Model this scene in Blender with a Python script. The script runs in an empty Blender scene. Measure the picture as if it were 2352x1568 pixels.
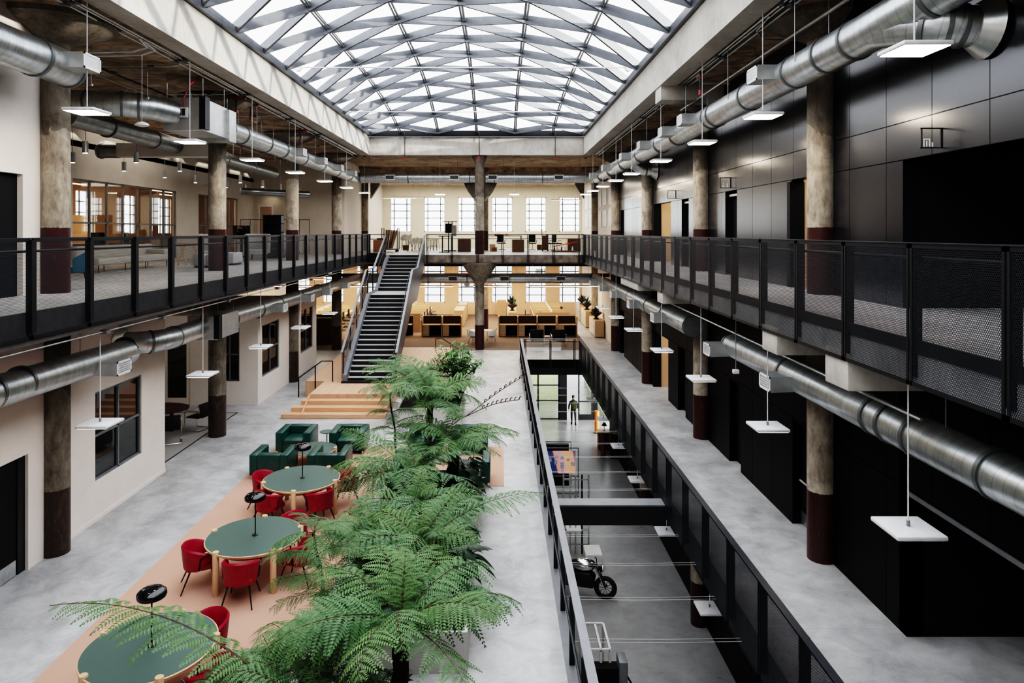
import bpy, bmesh, math, random
from mathutils import Vector, Matrix
R = random.Random(7)
S = bpy.context.scene
COL = S.collection
PI = math.pi
# camera model used to turn measured photo points into real positions: focal length in pixels, vanishing point, eye height
F, CX, CY, H = 1568.0, 1146.0, 533.0, 6.4
UP, LOW = 5.19, -5.8            # storey levels
LX, RX = -6.97, 4.57            # edges of the big opening
YB = 36.75                      # back edge of the opening
ORD = ['first', 'second', 'third', 'fourth', 'fifth', 'sixth', 'seventh', 'eighth', 'ninth', 'tenth', 'eleventh', 'twelfth',
       'thirteenth', 'fourteenth', 'fifteenth', 'sixteenth', 'seventeenth', 'eighteenth', 'nineteenth', 'twentieth']

def P(px, py, Y):
    return Vector(((px - CX) / F * Y, Y, H - (py - CY) / F * Y))
def G(px, py, z=0.0):
    return P(px, py, (H - z) * F / (py - CY))
def YX(px, X):
    return X * F / (px - CX)

# ------------------------------------------------------------------ materials
class NT:
    def __init__(s, name):
        s.m = bpy.data.materials.new(name); s.m.use_nodes = True
        s.t = s.m.node_tree; s.n = s.t.nodes; s.n.clear()
        s.out = s.n.new('ShaderNodeOutputMaterial')
    def new(s, typ, **kw):
        nd = s.n.new(typ)
        for k, v in kw.items():
            if k[0] == '_': setattr(nd, k[1:], v)
        return nd
    def link(s, a, b): s.t.links.new(a, b)
    def math(s, op, a, b=None, c=None):
        nd = s.n.new('ShaderNodeMath'); nd.operation = op
        for i, v in enumerate((a, b, c)):
            if v is None: continue
            if isinstance(v, (int, float)): nd.inputs[i].default_value = v
            else: s.link(v, nd.inputs[i])
        return nd.outputs[0]
    def ramp(s, fac, stops):
        nd = s.n.new('ShaderNodeValToRGB'); cr = nd.color_ramp
        while len(cr.elements) < len(stops): cr.elements.new(0.5)
        for e, (p, c) in zip(cr.elements, stops):
            e.position = p; e.color = (c[0], c[1], c[2], 1)
        s.link(fac, nd.inputs[0]); return nd.outputs[0]
    def mix(s, fac, a, b, mode='MIX'):
        nd = s.n.new('ShaderNodeMix'); nd.data_type = 'RGBA'; nd.blend_type = mode
        for sock, v in ((nd.inputs[0], fac), (nd.inputs[6], a), (nd.inputs[7], b)):
            if isinstance(v, (int, float)): sock.default_value = v
            elif isinstance(v, tuple): sock.default_value = (v[0], v[1], v[2], 1)
            else: s.link(v, sock)
        return nd.outputs[2]
    def noise(s, co, scale, detail=4, rough=.55, dist=0.0, stretch=None):
        if stretch:
            mp = s.n.new('ShaderNodeMapping'); mp.inputs['Scale'].default_value = stretch
            s.link(co, mp.inputs[0]); co = mp.outputs[0]
        nd = s.n.new('ShaderNodeTexNoise')
        nd.inputs['Scale'].default_value = scale; nd.inputs['Detail'].default_value = detail
        nd.inputs['Roughness'].default_value = rough; nd.inputs['Distortion'].default_value = dist
        s.link(co, nd.inputs['Vector']); return nd.outputs['Fac']
    def obj(s): return s.n.new('ShaderNodeTexCoord').outputs['Object']
    def uv(s): return s.n.new('ShaderNodeTexCoord').outputs['UV']
    def pos(s): return s.n.new('ShaderNodeNewGeometry').outputs['Position']
    def sep(s, v):
        nd = s.n.new('ShaderNodeSeparateXYZ'); s.link(v, nd.inputs[0]); return nd.outputs
    def bsdf(s, col, rough=.5, metal=0.0, spec=.5, bump=None, bstr=.2, emit=None, estr=0, trans=0):
        b = s.n.new('ShaderNodeBsdfPrincipled')
        for k, v in (('Base Color', col), ('Roughness', rough), ('Metallic', metal), ('Specular IOR Level', spec)):
            if isinstance(v, tuple): b.inputs[k].default_value = (v[0], v[1], v[2], 1)
            elif isinstance(v, (int, float)): b.inputs[k].default_value = v
            else: s.link(v, b.inputs[k])
        if bump is not None:
            bm_ = s.n.new('ShaderNodeBump'); bm_.inputs['Strength'].default_value = bstr; bm_.inputs['Distance'].default_value = .02
            s.link(bump, bm_.inputs['Height']); s.link(bm_.outputs[0], b.inputs['Normal'])
        if emit:
            b.inputs['Emission Color'].default_value = (emit[0], emit[1], emit[2], 1); b.inputs['Emission Strength'].default_value = estr
        if trans: b.inputs['Transmission Weight'].default_value = trans
        s.link(b.outputs[0], s.out.inputs[0]); return b

def mat(name, c, rough=.5, metal=0.0, c2=None, scale=4, spec=.5, bstr=0.0, stretch=None, emit=None, estr=0, lo=.35, hi=.65):
    t = NT(name)
    if c2 is None:
        c2 = tuple(x * .86 for x in c)
    f = t.noise(t.obj(), scale, 5, .6, stretch=stretch)
    col = t.ramp(f, [(lo, c2), (hi, c)])
    t.bsdf(col, rough, metal, spec, bump=f if bstr else None, bstr=bstr, emit=emit, estr=estr)
    return t.m

def m_concrete_floor(name, a=(.47, .475, .48), b=(.22, .222, .226), rough=.4, dk=.7):
    t = NT(name); p = t.pos()
    n1 = t.noise(p, .45, 8, .6, 1.2); n2 = t.noise(p, 2.2, 8, .68, .6); n3 = t.noise(p, 40, 2, .5)
    col = t.ramp(n1, [(.34, b), (.62, a)])
    col = t.mix(.35, col, t.ramp(n2, [(.35, tuple(x * dk for x in b)), (.6, tuple(x * 1.15 for x in a))]))
    col = t.mix(.10, col, t.ramp(n3, [(.3, (.25, .25, .25)), (.7, (.7, .7, .7))]))
    xyz = t.sep(p)
    fx = t.math('FRACT', t.math('MULTIPLY', t.math('ADD', xyz[1], .8), 1 / 3.94))
    ln = t.math('LESS_THAN', fx, .0022)
    col = t.mix(t.math('MULTIPLY', ln, .45), col, (.16, .16, .16))
    rg = t.math('MULTIPLY_ADD', n1, .16, rough - .08)
    t.bsdf(col, rg, 0, .45, bump=n2, bstr=.03); return t.m

def m_column(name, base_z, band=1.35, dark=0.0, pc=None):
    """weathered board-formed concrete, old oxblood paint on the lowest stretch"""
    t = NT(name); p = t.pos(); xyz = t.sep(p)
    n1 = t.noise(p, 1.4, 8, .65, 1.0); n2 = t.noise(p, 9, 6, .7, .3, stretch=(1, 1, .35)); n3 = t.noise(p, 3.1, 3, .6, stretch=(1, 1, .3))
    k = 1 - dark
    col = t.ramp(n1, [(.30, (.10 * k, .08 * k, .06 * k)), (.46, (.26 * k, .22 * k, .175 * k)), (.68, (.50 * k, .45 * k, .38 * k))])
    col = t.mix(.4, col, t.ramp(n2, [(.32, (.07 * k, .055 * k, .042 * k)), (.64, (.52 * k, .47 * k, .40 * k))]))
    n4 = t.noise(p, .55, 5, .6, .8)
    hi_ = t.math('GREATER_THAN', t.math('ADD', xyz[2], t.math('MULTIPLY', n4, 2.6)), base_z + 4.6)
    col = t.mix(t.math('MULTIPLY', hi_, .5), col, (.05, .038, .028))  # patchy darkening towards the top of each column
    edge = t.math('ADD', xyz[2], t.math('MULTIPLY', n2, .07))
    isb = t.math('LESS_THAN', edge, base_z + band + .035)
    paint = t.ramp(n2, [(.30, (.10, .075, .055)), (.40, (.036, .013, .012)), (.62, (.056, .017, .016))])
    if pc: paint = t.ramp(n2, [(.3, tuple(v * 1.7 for v in pc)), (.5, tuple(v * .6 for v in pc)), (.66, pc)])
    col = t.mix(isb, col, paint)
    t.bsdf(col, t.math('SUBTRACT', .85, t.math('MULTIPLY', isb, .45)), 0, .35, bump=n2, bstr=.35); return t.m

def m_ceiling():
    t = NT('rough_ceiling_concrete'); p = t.pos()
    n1 = t.noise(p, .8, 9, .68, 1.6); n2 = t.noise(p, 5, 8, .7, .8, stretch=(.35, 1, 1))
    col = t.ramp(n1, [(.32, (.07, .047, .03)), (.48, (.40, .29, .195)), (.68, (.72, .60, .47))])
    col = t.mix(.45, col, t.ramp(n2, [(.38, (.04, .027, .017)), (.62, (.60, .47, .35))]))
    t.bsdf(col, .9, 0, .2, bump=n2, bstr=.6); return t.m

def m_beam():
    t = NT('pale_beam_concrete'); p = t.pos()
    n1 = t.noise(p, .9, 8, .6, .5, stretch=(1, .6, 1)); n2 = t.noise(p, 7, 7, .7, stretch=(1, 1, .4))
    col = t.ramp(n1, [(.33, (.36, .335, .30)), (.6, (.54, .51, .465))])
    col = t.mix(.25, col, t.ramp(n2, [(.3, (.24, .21, .18)), (.6, (.60, .57, .53))]))
    t.bsdf(col, .85, 0, .3, bump=n2, bstr=.25); return t.m

def m_duct(name='galvanised_duct', dark=1.0):
    t = NT(name); u = t.sep(t.uv()); o = t.obj()
    s = t.math('FRACT', t.math('ADD', t.math('MULTIPLY', u[0], 1 / .16), u[1]))
    seam = t.math('LESS_THAN', s, .10)
    n = t.noise(o, 5, 5, .6); n2 = t.noise(o, 1.1, 2, .5)
    col = t.ramp(n, [(.3, (.44 * dark, .47 * dark, .48 * dark)), (.7, (.66 * dark, .68 * dark, .68 * dark))])
    col = t.mix(t.math('MULTIPLY', seam, .35), col, (.22, .235, .24))
    t.bsdf(col, t.math('MULTIPLY_ADD', n2, .2, .24), .95, .5, bump=seam, bstr=.25); return t.m

def m_perf(name, frac=.0099, tint=(.014, .018, .025), rough=.45, metal=.1):
    """perforated sheet steel: staggered round holes cut by transparency, pitch 24 mm"""
    t = NT(name); x = t.sep(t.pos()); p = .024; q = p * 1.732
    u = t.math('ADD', x[0], x[1]); v = x[2]
    def lat(du, dv):
        a = t.math('SUBTRACT', t.math('FRACT', t.math('MULTIPLY_ADD', u, 1 / p, du)), .5)
        b = t.math('SUBTRACT', t.math('FRACT', t.math('MULTIPLY_ADD', v, 1 / q, dv)), .5)
        a = t.math('MULTIPLY', a, p); b = t.math('MULTIPLY', b, q)
        d = t.math('SQRT', t.math('ADD', t.math('MULTIPLY', a, a), t.math('MULTIPLY', b, b)))
        return t.math('LESS_THAN', d, frac)
    hole = t.math('MAXIMUM', lat(0, 0), lat(.5, .5))
    b = t.bsdf(tint, rough, metal, .5)
    tr = t.n.new('ShaderNodeBsdfTransparent'); mx = t.n.new('ShaderNodeMixShader')
    t.link(hole, mx.inputs[0]); t.link(b.outputs[0], mx.inputs[1]); t.link(tr.outputs[0], mx.inputs[2])
    t.link(mx.outputs[0], t.out.inputs[0]); return t.m

def m_glass(name, tint=(.96, .97, .97), gloss=.04, rough=.02, fres=.75):
    t = NT(name)
    tr = t.n.new('ShaderNodeBsdfTransparent'); tr.inputs[0].default_value = (*tint, 1)
    gl = t.n.new('ShaderNodeBsdfGlossy'); gl.inputs['Roughness'].default_value = rough
    lw = t.n.new('ShaderNodeLayerWeight'); lw.inputs[0].default_value = .5
    fac = t.math('MULTIPLY_ADD', t.math('POWER', lw.outputs['Facing'], 5.0), fres, gloss)
    mx = t.n.new('ShaderNodeMixShader'); t.link(fac, mx.inputs[0])
    t.link(tr.outputs[0], mx.inputs[1]); t.link(gl.outputs[0], mx.inputs[2]); t.link(mx.outputs[0], t.out.inputs[0])
    return t.m

def m_blackpanel(name, lo, hi, rough, spec):
    """charcoal metal cladding with 1.2 m joints"""
    t = NT(name); x = t.sep(t.pos()); n = t.noise(t.pos(), 1.5, 4, .6)
    jy = t.math('LESS_THAN', t.math('FRACT', t.math('MULTIPLY', t.math('ADD', x[1], .64), 1 / 1.2)), .014)
    j = jy
    for z in (7.55, 8.15, 9.9, 2.35, 3.4):
        j = t.math('MAXIMUM', j, t.math('LESS_THAN', t.math('ABSOLUTE', t.math('SUBTRACT', x[2], z)), .009))
    pn = t.n.new('ShaderNodeTexWhiteNoise'); pn.noise_dimensions = '2D'
    cb = t.n.new('ShaderNodeCombineXYZ')
    t.link(t.math('FLOOR', t.math('MULTIPLY', t.math('ADD', x[1], .64), 1 / 1.2)), cb.inputs[0])
    t.link(t.math('GREATER_THAN', x[2], 8.15), cb.inputs[1]); t.link(cb.outputs[0], pn.inputs['Vector'])
    col = t.ramp(n, [(.3, lo), (.7, hi)])
    col = t.mix(j, col, (.001, .001, .001))
    rg = t.math('ADD', t.math('MULTIPLY_ADD', pn.outputs[0], .05, rough), t.math('MULTIPLY', j, .5))
    t.bsdf(col, rg, 0, t.math('MULTIPLY', t.math('SUBTRACT', 1.0, j), spec))
    if spec > .5:
        b = t.out.inputs[0].links[0].from_node; b.inputs['Coat Weight'].default_value = .35; b.inputs['Coat Roughness'].default_value = .2
    return t.m

def m_wood(name, a, b, scale=3, stretch=(1, 9, 9), rough=.5, plank=None):
    t = NT(name); o = t.obj()
    n = t.noise(o, scale, 6, .6, .6, stretch=stretch)
    col = t.ramp(n, [(.3, b), (.7, a)])
    if plank:
        x = t.sep(o)
        fx = t.math('LESS_THAN', t.math('FRACT', t.math('MULTIPLY', x[plank[0]], 1 / plank[1])), .035)
        cb = t.n.new('ShaderNodeTexWhiteNoise'); cb.noise_dimensions = '1D'
        t.link(t.math('FLOOR', t.math('MULTIPLY', x[plank[0]], 1 / plank[1])), cb.inputs['W'])
        col = t.mix(t.math('MULTIPLY', cb.outputs[0], .28), col, tuple(v * .62 for v in b))
        col = t.mix(t.math('MULTIPLY', fx, .4), col, tuple(v * .45 for v in b))
    t.bsdf(col, rough, 0, .4); return t.m

def m_leaf(name, a, b, dark, gloss=.42):
    t = NT(name); g = t.n.new('ShaderNodeNewGeometry')
    n = t.noise(t.obj(), 6, 3, .5)
    col = t.mix(g.outputs['Random Per Island'], a, b)
    col = t.mix(t.math('MULTIPLY', n, .55), col, dark)
    oi = t.n.new('ShaderNodeObjectInfo')
    col = t.mix(t.math('MULTIPLY', oi.outputs['Random'], .45), col, (a[0] * 2.2, a[1] * 1.5, a[2] * .8))
    b_ = t.bsdf(col, gloss, 0, .4)
    tl = t.n.new('ShaderNodeBsdfTranslucent'); t.link(col, tl.inputs[0])
    mx = t.n.new('ShaderNodeMixShader'); mx.inputs[0].default_value = .28
    t.link(b_.outputs[0], mx.inputs[1]); t.link(tl.outputs[0], mx.inputs[2]); t.link(mx.outputs[0], t.out.inputs[0])
    return t.m

def m_rug(name, a, b, fine=120):
    t = NT(name); p = t.pos(); x = t.sep(p)
    n = t.noise(p, fine, 2, .6, stretch=(1, 3, 1)); n2 = t.noise(p, 1.2, 3, .5)
    col = t.ramp(n, [(.3, b), (.7, a)]); col = t.mix(.25, col, t.ramp(n2, [(.3, b), (.7, a)]))
    t.bsdf(col, .95, 0, .1, bump=n, bstr=.3); return t.m

def m_tiles(name, c, pz=.3, py=.6):
    t = NT(name); x = t.sep(t.pos())
    u = t.math('ADD', x[0], x[1])
    a = t.math('LESS_THAN', t.math('FRACT', t.math('MULTIPLY', u, 1 / py)), .015)
    b = t.math('LESS_THAN', t.math('FRACT', t.math('MULTIPLY', x[2], 1 / pz)), .03)
    col = t.mix(t.math('MULTIPLY', t.math('MAXIMUM', a, b), .25), c, tuple(v * .5 for v in c))
    t.bsdf(col, .35, 0, .5); return t.m

M = {}
M['floor'] = m_concrete_floor('polished_concrete_floor', rough=.42)
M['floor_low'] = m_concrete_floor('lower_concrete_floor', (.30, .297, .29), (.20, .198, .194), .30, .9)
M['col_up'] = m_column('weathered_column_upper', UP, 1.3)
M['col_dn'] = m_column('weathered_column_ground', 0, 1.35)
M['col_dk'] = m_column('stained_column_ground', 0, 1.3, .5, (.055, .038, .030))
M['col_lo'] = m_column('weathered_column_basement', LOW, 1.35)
M['ceil'] = m_ceiling(); M['beam'] = m_beam()
M['duct'] = m_duct(); M['duct_dk'] = m_duct('dull_duct', .55)
M['perf'] = m_perf('perforated_steel')
M['glass'] = m_glass('clear_glass'); M['sky_glass'] = m_glass('skylight_glass', (.97, .98, 1.0), .01, .08, .06)
M['dark_glass'] = m_glass('smoked_office_glass', (.30, .33, .33), .10)
M['panel'] = m_blackpanel('charcoal_wall_panel', (.006, .007, .011), (.009, .0105, .016), .20, .9)
M['panel_dk'] = m_blackpanel('black_wall_panel', (.0016, .0018, .0024), (.0028, .003, .004), .48, .12)
M['white'] = mat('white_plaster', (.78, .72, .67), .8, c2=(.74, .68, .63), scale=2, spec=.2)
M['tan'] = mat('tan_plaster', (.66, .61, .55), .85, c2=(.60, .55, .49), scale=1.2, spec=.2)  # tan grey plaster, a wall colour of its own
M['cream'] = mat('cream_plaster', (.80, .745, .64), .8, c2=(.76, .705, .60), scale=1, spec=.2)
M['orange'] = mat('lamplit_ochre_plaster', (.84, .61, .44), .8, c2=(.80, .58, .415), scale=1, spec=.2)  # warm lamplight put into the ochre tone; the rear wall itself is cream
M['black'] = mat('black_metal', (.012, .013, .016), .42, .2, spec=.5)
M['matblack'] = mat('matt_black', (.006, .006, .008), .7, 0, spec=.3)
M['gloss_black'] = mat('gloss_black_enamel', (.006, .006, .007), .08, 0, spec=.6)
M['dsteel'] = mat('dark_grey_steel', (.045, .05, .06), .4, .5)
M['gsteel'] = mat('grey_painted_steel', (.20, .21, .225), .45, .2)
M['rib_sky'] = mat('pale_skylight_rib', (.30, .31, .33), .35, .5)
M['frame_sky'] = mat('mill_grey_skylight_steel', (.12, .128, .143), .42, .4, c2=(.095, .102, .114))
M['galv'] = mat('galvanised_sheet', (.60, .62, .62), .3, .9, c2=(.48, .5, .5), scale=6)
M['silver'] = mat('silver_box_sheet', (.62, .63, .62), .32, .7, c2=(.5, .51, .5), scale=3)
M['chrome'] = mat('chrome', (.75, .75, .75), .12, 1.0)
M['wire'] = mat('steel_cable', (.40, .40, .41), .4, .6)
M['wht_metal'] = mat('white_enamel', (.78, .78, .79), .35, 0)
M['tread'] = mat('pale_stair_tread', (.42, .42, .42), .55)
M['lamp_on'] = mat('lit_diffuser', (.9, .85, .78), .5, emit=(1, .84, .66), estr=75)
M['lamp_mid'] = mat('lit_diffuser_ground', (.9, .85, .78), .5, emit=(1, .86, .70), estr=16)
M['lamp_low'] = mat('lit_diffuser_basement', (.9, .85, .78), .5, emit=(1, .86, .70), estr=4)
M['strip_on'] = mat('warm_strip_light', (.9, .8, .65), .5, emit=(1, .80, .55), estr=6)
M['red_paint'] = mat('red_paint', (.38, .02, .025), .4)
M['rug'] = m_rug('salmon_rug_weave', (.54, .335, .26), (.45, .27, .205))
M['rug_grey'] = m_rug('grey_rug_weave', (.36, .345, .335), (.27, .26, .25))
M['carpet'] = m_rug('brown_office_carpet', (.27, .205, .165), (.19, .14, .11), 60)
M['greentop'] = mat('sage_green_laminate', (.050, .092, .080), .5, c2=(.044, .082, .071), scale=60)
M['oak'] = m_wood('pale_oak', (.64, .43, .27), (.54, .35, .21), stretch=(8, 8, 1))
M['deck'] = m_wood('oak_boards', (.64, .40, .275), (.53, .315, .21), stretch=(9, 1, 9), plank=(0, .11))
M['steps'] = m_wood('oak_step_boards', (.64, .385, .25), (.52, .30, .18), stretch=(1, 9, 9), rough=.45)
M['ply'] = m_wood('birch_cabinet_ply', (.58, .40, .25), (.50, .335, .20), stretch=(1, 1, 6))
M['walnut'] = m_wood('dark_brown_veneer', (.10, .055, .035), (.06, .03, .02), stretch=(1, 1, 6))
M['rust'] = m_wood('rusty_brown_board', (.22, .095, .05), (.11, .045, .025), stretch=(1, 1, 3))
M['red'] = mat('crimson_leather', (.30, .003, .030), .42, c2=(.22, .002, .021), scale=7, spec=.35)
M['green'] = mat('bottle_green_leather', (.010, .060, .050), .33, c2=(.006, .042, .036), scale=6, spec=.5, bstr=.06)
M['felt'] = mat('brown_felt', (.075, .052, .045), .95, c2=(.06, .04, .035), scale=30)
M['leaf1'] = m_leaf('fern_green', (.076, .175, .076), (.170, .280, .150), (.026, .085, .038))
M['leaf2'] = m_leaf('deep_leaf_green', (.010, .040, .024), (.024, .075, .042), (.004, .02, .012), .3)
M['leaf3'] = m_leaf('bright_shrub_green', (.055, .17, .05), (.12, .25, .07), (.02, .09, .03))
M['stem'] = mat('brown_frond_stem', (.085, .05, .03), .7, c2=(.045, .027, .016), scale=20)
M['trunk'] = mat('fibrous_fern_trunk', (.05, .028, .017), .95, c2=(.012, .008, .006), scale=18, bstr=.9)
M['soil'] = mat('dark_soil', (.03, .022, .016), 1, c2=(.012, .009, .007), scale=25, bstr=.6)
M['planter'] = mat('off_white_planter', (.52, .505, .485), .6, c2=(.47, .455, .435), scale=2)
M['skin'] = mat('skin', (.45, .27, .19), .6)
M['cloth_dk'] = mat('dark_clothing', (.012, .012, .014), .9)
M['cloth_tan'] = mat('tan_shirt', (.50, .30, .15), .9)
M['hiviz'] = mat('olive_yellow_backpack', (.035, .04, .008), .9, c2=(.02, .024, .005), scale=9)
M['hair'] = mat('dark_hair', (.02, .013, .01), .7)
M['sofa'] = mat('grey_beige_upholstery', (.50, .47, .42), .95, c2=(.45, .42, .375), scale=20)
M['sofa_gr'] = mat('pale_grey_upholstery', (.42, .42, .43), .95, c2=(.36, .36, .37), scale=20)
M['blue'] = mat('petrol_blue_upholstery', (.015, .085, .13), .8)
M['oxblood'] = mat('oxblood_tabletop', (.045, .010, .012), .4)
M['shell'] = mat('off_white_shell', (.72, .69, .64), .45)
M['bluepad'] = mat('blue_seat_pad', (.03, .055, .10), .9)
M['orange_lit'] = mat('glowing_orange_enamel', (.75, .20, .03), .5, emit=(1, .25, .03), estr=.25)  # faint glow put into the orange; the post is no lamp
M['green_room'] = mat('pale_green_plaster', (.62, .67, .47), .8)
M['bronze'] = mat('dark_bronze', (.06, .05, .04), .4, .5)
M['tile'] = m_tiles('orange_wall_tile', (.80, .53, .32))
M['channel'] = mat('dull_edge_channel', (.10, .093, .095), .7, c2=(.07, .065, .065), scale=6)
M['ring'] = mat('dull_joint_ring', (.22, .23, .235), .45, .8)
M['rubber'] = mat('tyre_rubber', (.012, .012, .012), .8)
M['car_red'] = mat('faded_red_paint', (.55, .12, .12), .5)
M['asphalt'] = mat('pale_street', (.6, .6, .61), .9)
M['facade'] = mat('pale_facade', (.62, .60, .58), .9)

# ------------------------------------------------------------------ mesh builder
class MB:
    def __init__(s): s.v = []; s.f = []; s.uv = {}; s.mi = []
    def add(s, vs, fs, uvs=None, mi=0):
        b = len(s.v); s.v += [tuple(v) for v in vs]
        for k, f in enumerate(fs):
            if uvs: s.uv[len(s.f)] = uvs[k]
            s.f.append(tuple(i + b for i in f)); s.mi.append(mi)
        return s
    def box(s, x0, x1, y0, y1, z0, z1, mi=0):
        vs = [(x, y, z) for z in (z0, z1) for y in (y0, y1) for x in (x0, x1)]
        return s.add(vs, [(0, 2, 3, 1), (4, 5, 7, 6), (0, 1, 5, 4), (2, 6, 7, 3), (0, 4, 6, 2), (1, 3, 7, 5)], mi=mi)
    def obox(s, c, sz, mx=None, rz=0, mi=0):
        mx = mx or Matrix.Rotation(rz, 3, 'Z'); c = Vector(c); hx, hy, hz = (q / 2 for q in sz)
        vs = [c + mx @ Vector((x, y, z)) for z in (-hz, hz) for y in (-hy, hy) for x in (-hx, hx)]
        return s.add(vs, [(0, 2, 3, 1), (4, 5, 7, 6), (0, 1, 5, 4), (2, 6, 7, 3), (0, 4, 6, 2), (1, 3, 7, 5)], mi=mi)
    def bar(s, a, b, w, h, up=(0, 0, 1), mi=0):
        a, b = Vector(a), Vector(b); d = (b - a).normalized(); u = Vector(up)
        sd = d.cross(u)
        if sd.length < 1e-4: sd = d.cross(Vector((1, 0, 0)))
        sd.normalize(); u = sd.cross(d)
        vs = [p + sd * x * w / 2 + u * z * h / 2 for p in (a, b) for z in (-1, 1) for x in (-1, 1)]
        return s.add(vs, [(0, 1, 3, 2), (4, 6, 7, 5), (0, 4, 5, 1), (2, 3, 7, 6), (0, 2, 6, 4), (1, 5, 7, 3)], mi=mi)
    def tube(s, pts, r, n=10, cap=True, mi=0, closed=False):
        pts = [Vector(p) for p in pts]; N = len(pts)
        rs = r if isinstance(r, (list, tuple)) else [r] * N
        prev = None; rings = []; L = 0; Ls = []
        for i, p in enumerate(pts):
            if i: L += (p - pts[i - 1]).length
            Ls.append(L)
            if closed: d = pts[(i + 1) % N] - pts[i - 1]
            else: d = pts[min(i + 1, N - 1)] - pts[max(i - 1, 0)]
            d.normalize()
            if prev is None:
                a = Vector((0, 0, 1)) if abs(d.z) < .9 else Vector((1, 0, 0))
                prev = (a - d * a.dot(d)).normalized()
            else:
                prev = (prev - d * prev.dot(d))
                if prev.length < 1e-6: prev = Vector((1, 0, 0))
                prev.normalize()
            q = d.cross(prev)
            rings.append([p + (prev * math.cos(2 * PI * k / n) + q * math.sin(2 * PI * k / n)) * rs[i] for k in range(n)])
        vs = [v for rg in rings for v in rg]; fs = []; uvs = []
        for i in range(N if closed else N - 1):
            j = (i + 1) % N
            for k in range(n):
                k2 = (k + 1) % n
                fs.append((i * n + k, i * n + k2, j * n + k2, j * n + k))
                uvs.append(((Ls[i], k / n), (Ls[i], (k + 1) / n), (Ls[j], (k + 1) / n), (Ls[j], k / n)))
        if cap and not closed:
            fs.append(tuple(range(n))[::-1]); uvs.append([(.05, .5)] * n)
            fs.append(tuple((N - 1) * n + k for k in range(n))); uvs.append([(.05, .5)] * n)
        return s.add(vs, fs, uvs, mi)
    def cyl(s, a, b, r, r2=None, n=12, mi=0): return s.tube([a, b], [r, r if r2 is None else r2], n, mi=mi)
    def lathe(s, prof, c=(0, 0, 0), n=20, mi=0):
        c = Vector(c); vs = []; fs = []
        for (r, z) in prof:
            for k in range(n): vs.append(c + Vector((r * math.cos(2 * PI * k / n), r * math.sin(2 * PI * k / n), z)))
        for i in range(len(prof) - 1):
            for k in range(n):
                k2 = (k + 1) % n; fs.append((i * n + k, i * n + k2, (i + 1) * n + k2, (i + 1) * n + k))
        if prof[0][0] > 1e-5: fs.append(tuple(range(n))[::-1])
        if prof[-1][0] > 1e-5: fs.append(tuple((len(prof) - 1) * n + k for k in range(n)))
        return s.add(vs, fs, mi=mi)
    def prism(s, poly, axis, c0, c1, mi=0):
        n = len(poly)
        def pt(a, b, c): return {'x': (c, a, b), 'y': (a, c, b), 'z': (a, b, c)}[axis]
        vs = [pt(a, b, c) for c in (c0, c1) for a, b in poly]
        fs = [tuple(range(n)), tuple(range(2 * n - 1, n - 1, -1))] + [(i, n + i, n + (i + 1) % n, (i + 1) % n) for i in range(n)]
        return s.add(vs, fs, mi=mi)
    def quad(s, a, b, c, d, mi=0): return s.add([a, b, c, d], [(0, 1, 2, 3)], [((0, 0), (1, 0), (1, 1), (0, 1))], mi=mi)
    def grid(s, axis, A, B, absent, c0, c1):
        """solid slab on a grid of cells; absent(i, j) leaves a hole; shared vertices keep it one piece"""
        def pt(a, b, c): return {'x': (c, a, b), 'y': (a, c, b), 'z': (a, b, c)}[axis]
        idx = {}
        def vi(i, j, k):
            if (i, j, k) not in idx:
                idx[(i, j, k)] = len(s.v); s.v.append(pt(A[i], B[j], (c0, c1)[k]))
            return idx[(i, j, k)]
        na, nb = len(A) - 1, len(B) - 1
        on = lambda i, j: 0 <= i < na and 0 <= j < nb and not absent(i, j)
        for i in range(na):
            for j in range(nb):
                if not on(i, j): continue
                for k in (0, 1): s.f.append((vi(i, j, k), vi(i + 1, j, k), vi(i + 1, j + 1, k), vi(i, j + 1, k))); s.mi.append(0)
                for (di, dj, e) in ((-1, 0, ((i, j), (i, j + 1))), (1, 0, ((i + 1, j), (i + 1, j + 1))), (0, -1, ((i, j), (i + 1, j))), (0, 1, ((i, j + 1), (i + 1, j + 1)))):
                    if not on(i + di, j + dj):
                        (a, b) = e; s.f.append((vi(*a, 0), vi(*b, 0), vi(*b, 1), vi(*a, 1))); s.mi.append(0)
        return s
    def mesh(s, name, mats, bevel=0, seg=2, smooth=None, sub=0):
        me = bpy.data.meshes.new(name); me.from_pydata(s.v, [], s.f)
        for m in (mats if isinstance(mats, (list, tuple)) else [mats]): me.materials.append(m)
        if any(s.mi): me.polygons.foreach_set('material_index', s.mi)
        if s.uv:
            ul = me.uv_layers.new(name='UVMap').data
            for p in me.polygons:
                u = s.uv.get(p.index)
                if u:
                    for li, q in zip(p.loop_indices, u): ul[li].uv = q
        bm = bmesh.new(); bm.from_mesh(me)
        bmesh.ops.recalc_face_normals(bm, faces=bm.faces)
        if bevel: bmesh.ops.bevel(bm, geom=[e for e in bm.edges if len(e.link_faces) == 2 and e.calc_face_angle(0) > .5], offset=bevel, segments=seg, affect='EDGES', profile=.5, clamp_overlap=True)
        bm.to_mesh(me); bm.free()
        if smooth is None: smooth = bool(bevel)
        if smooth:
            me.shade_smooth(); me.set_sharp_from_angle(angle=math.radians(42))
        me.update(); return me
    def build(s, name, mats, parent=None, world=False, **kw):
        o = bpy.data.objects.new(name, s.mesh(name, mats, **kw)); COL.objects.link(o)
        if parent is not None:
            o.parent = parent
            if world: o.matrix_parent_inverse = Matrix.Translation(-parent.location)
        return o

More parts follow.
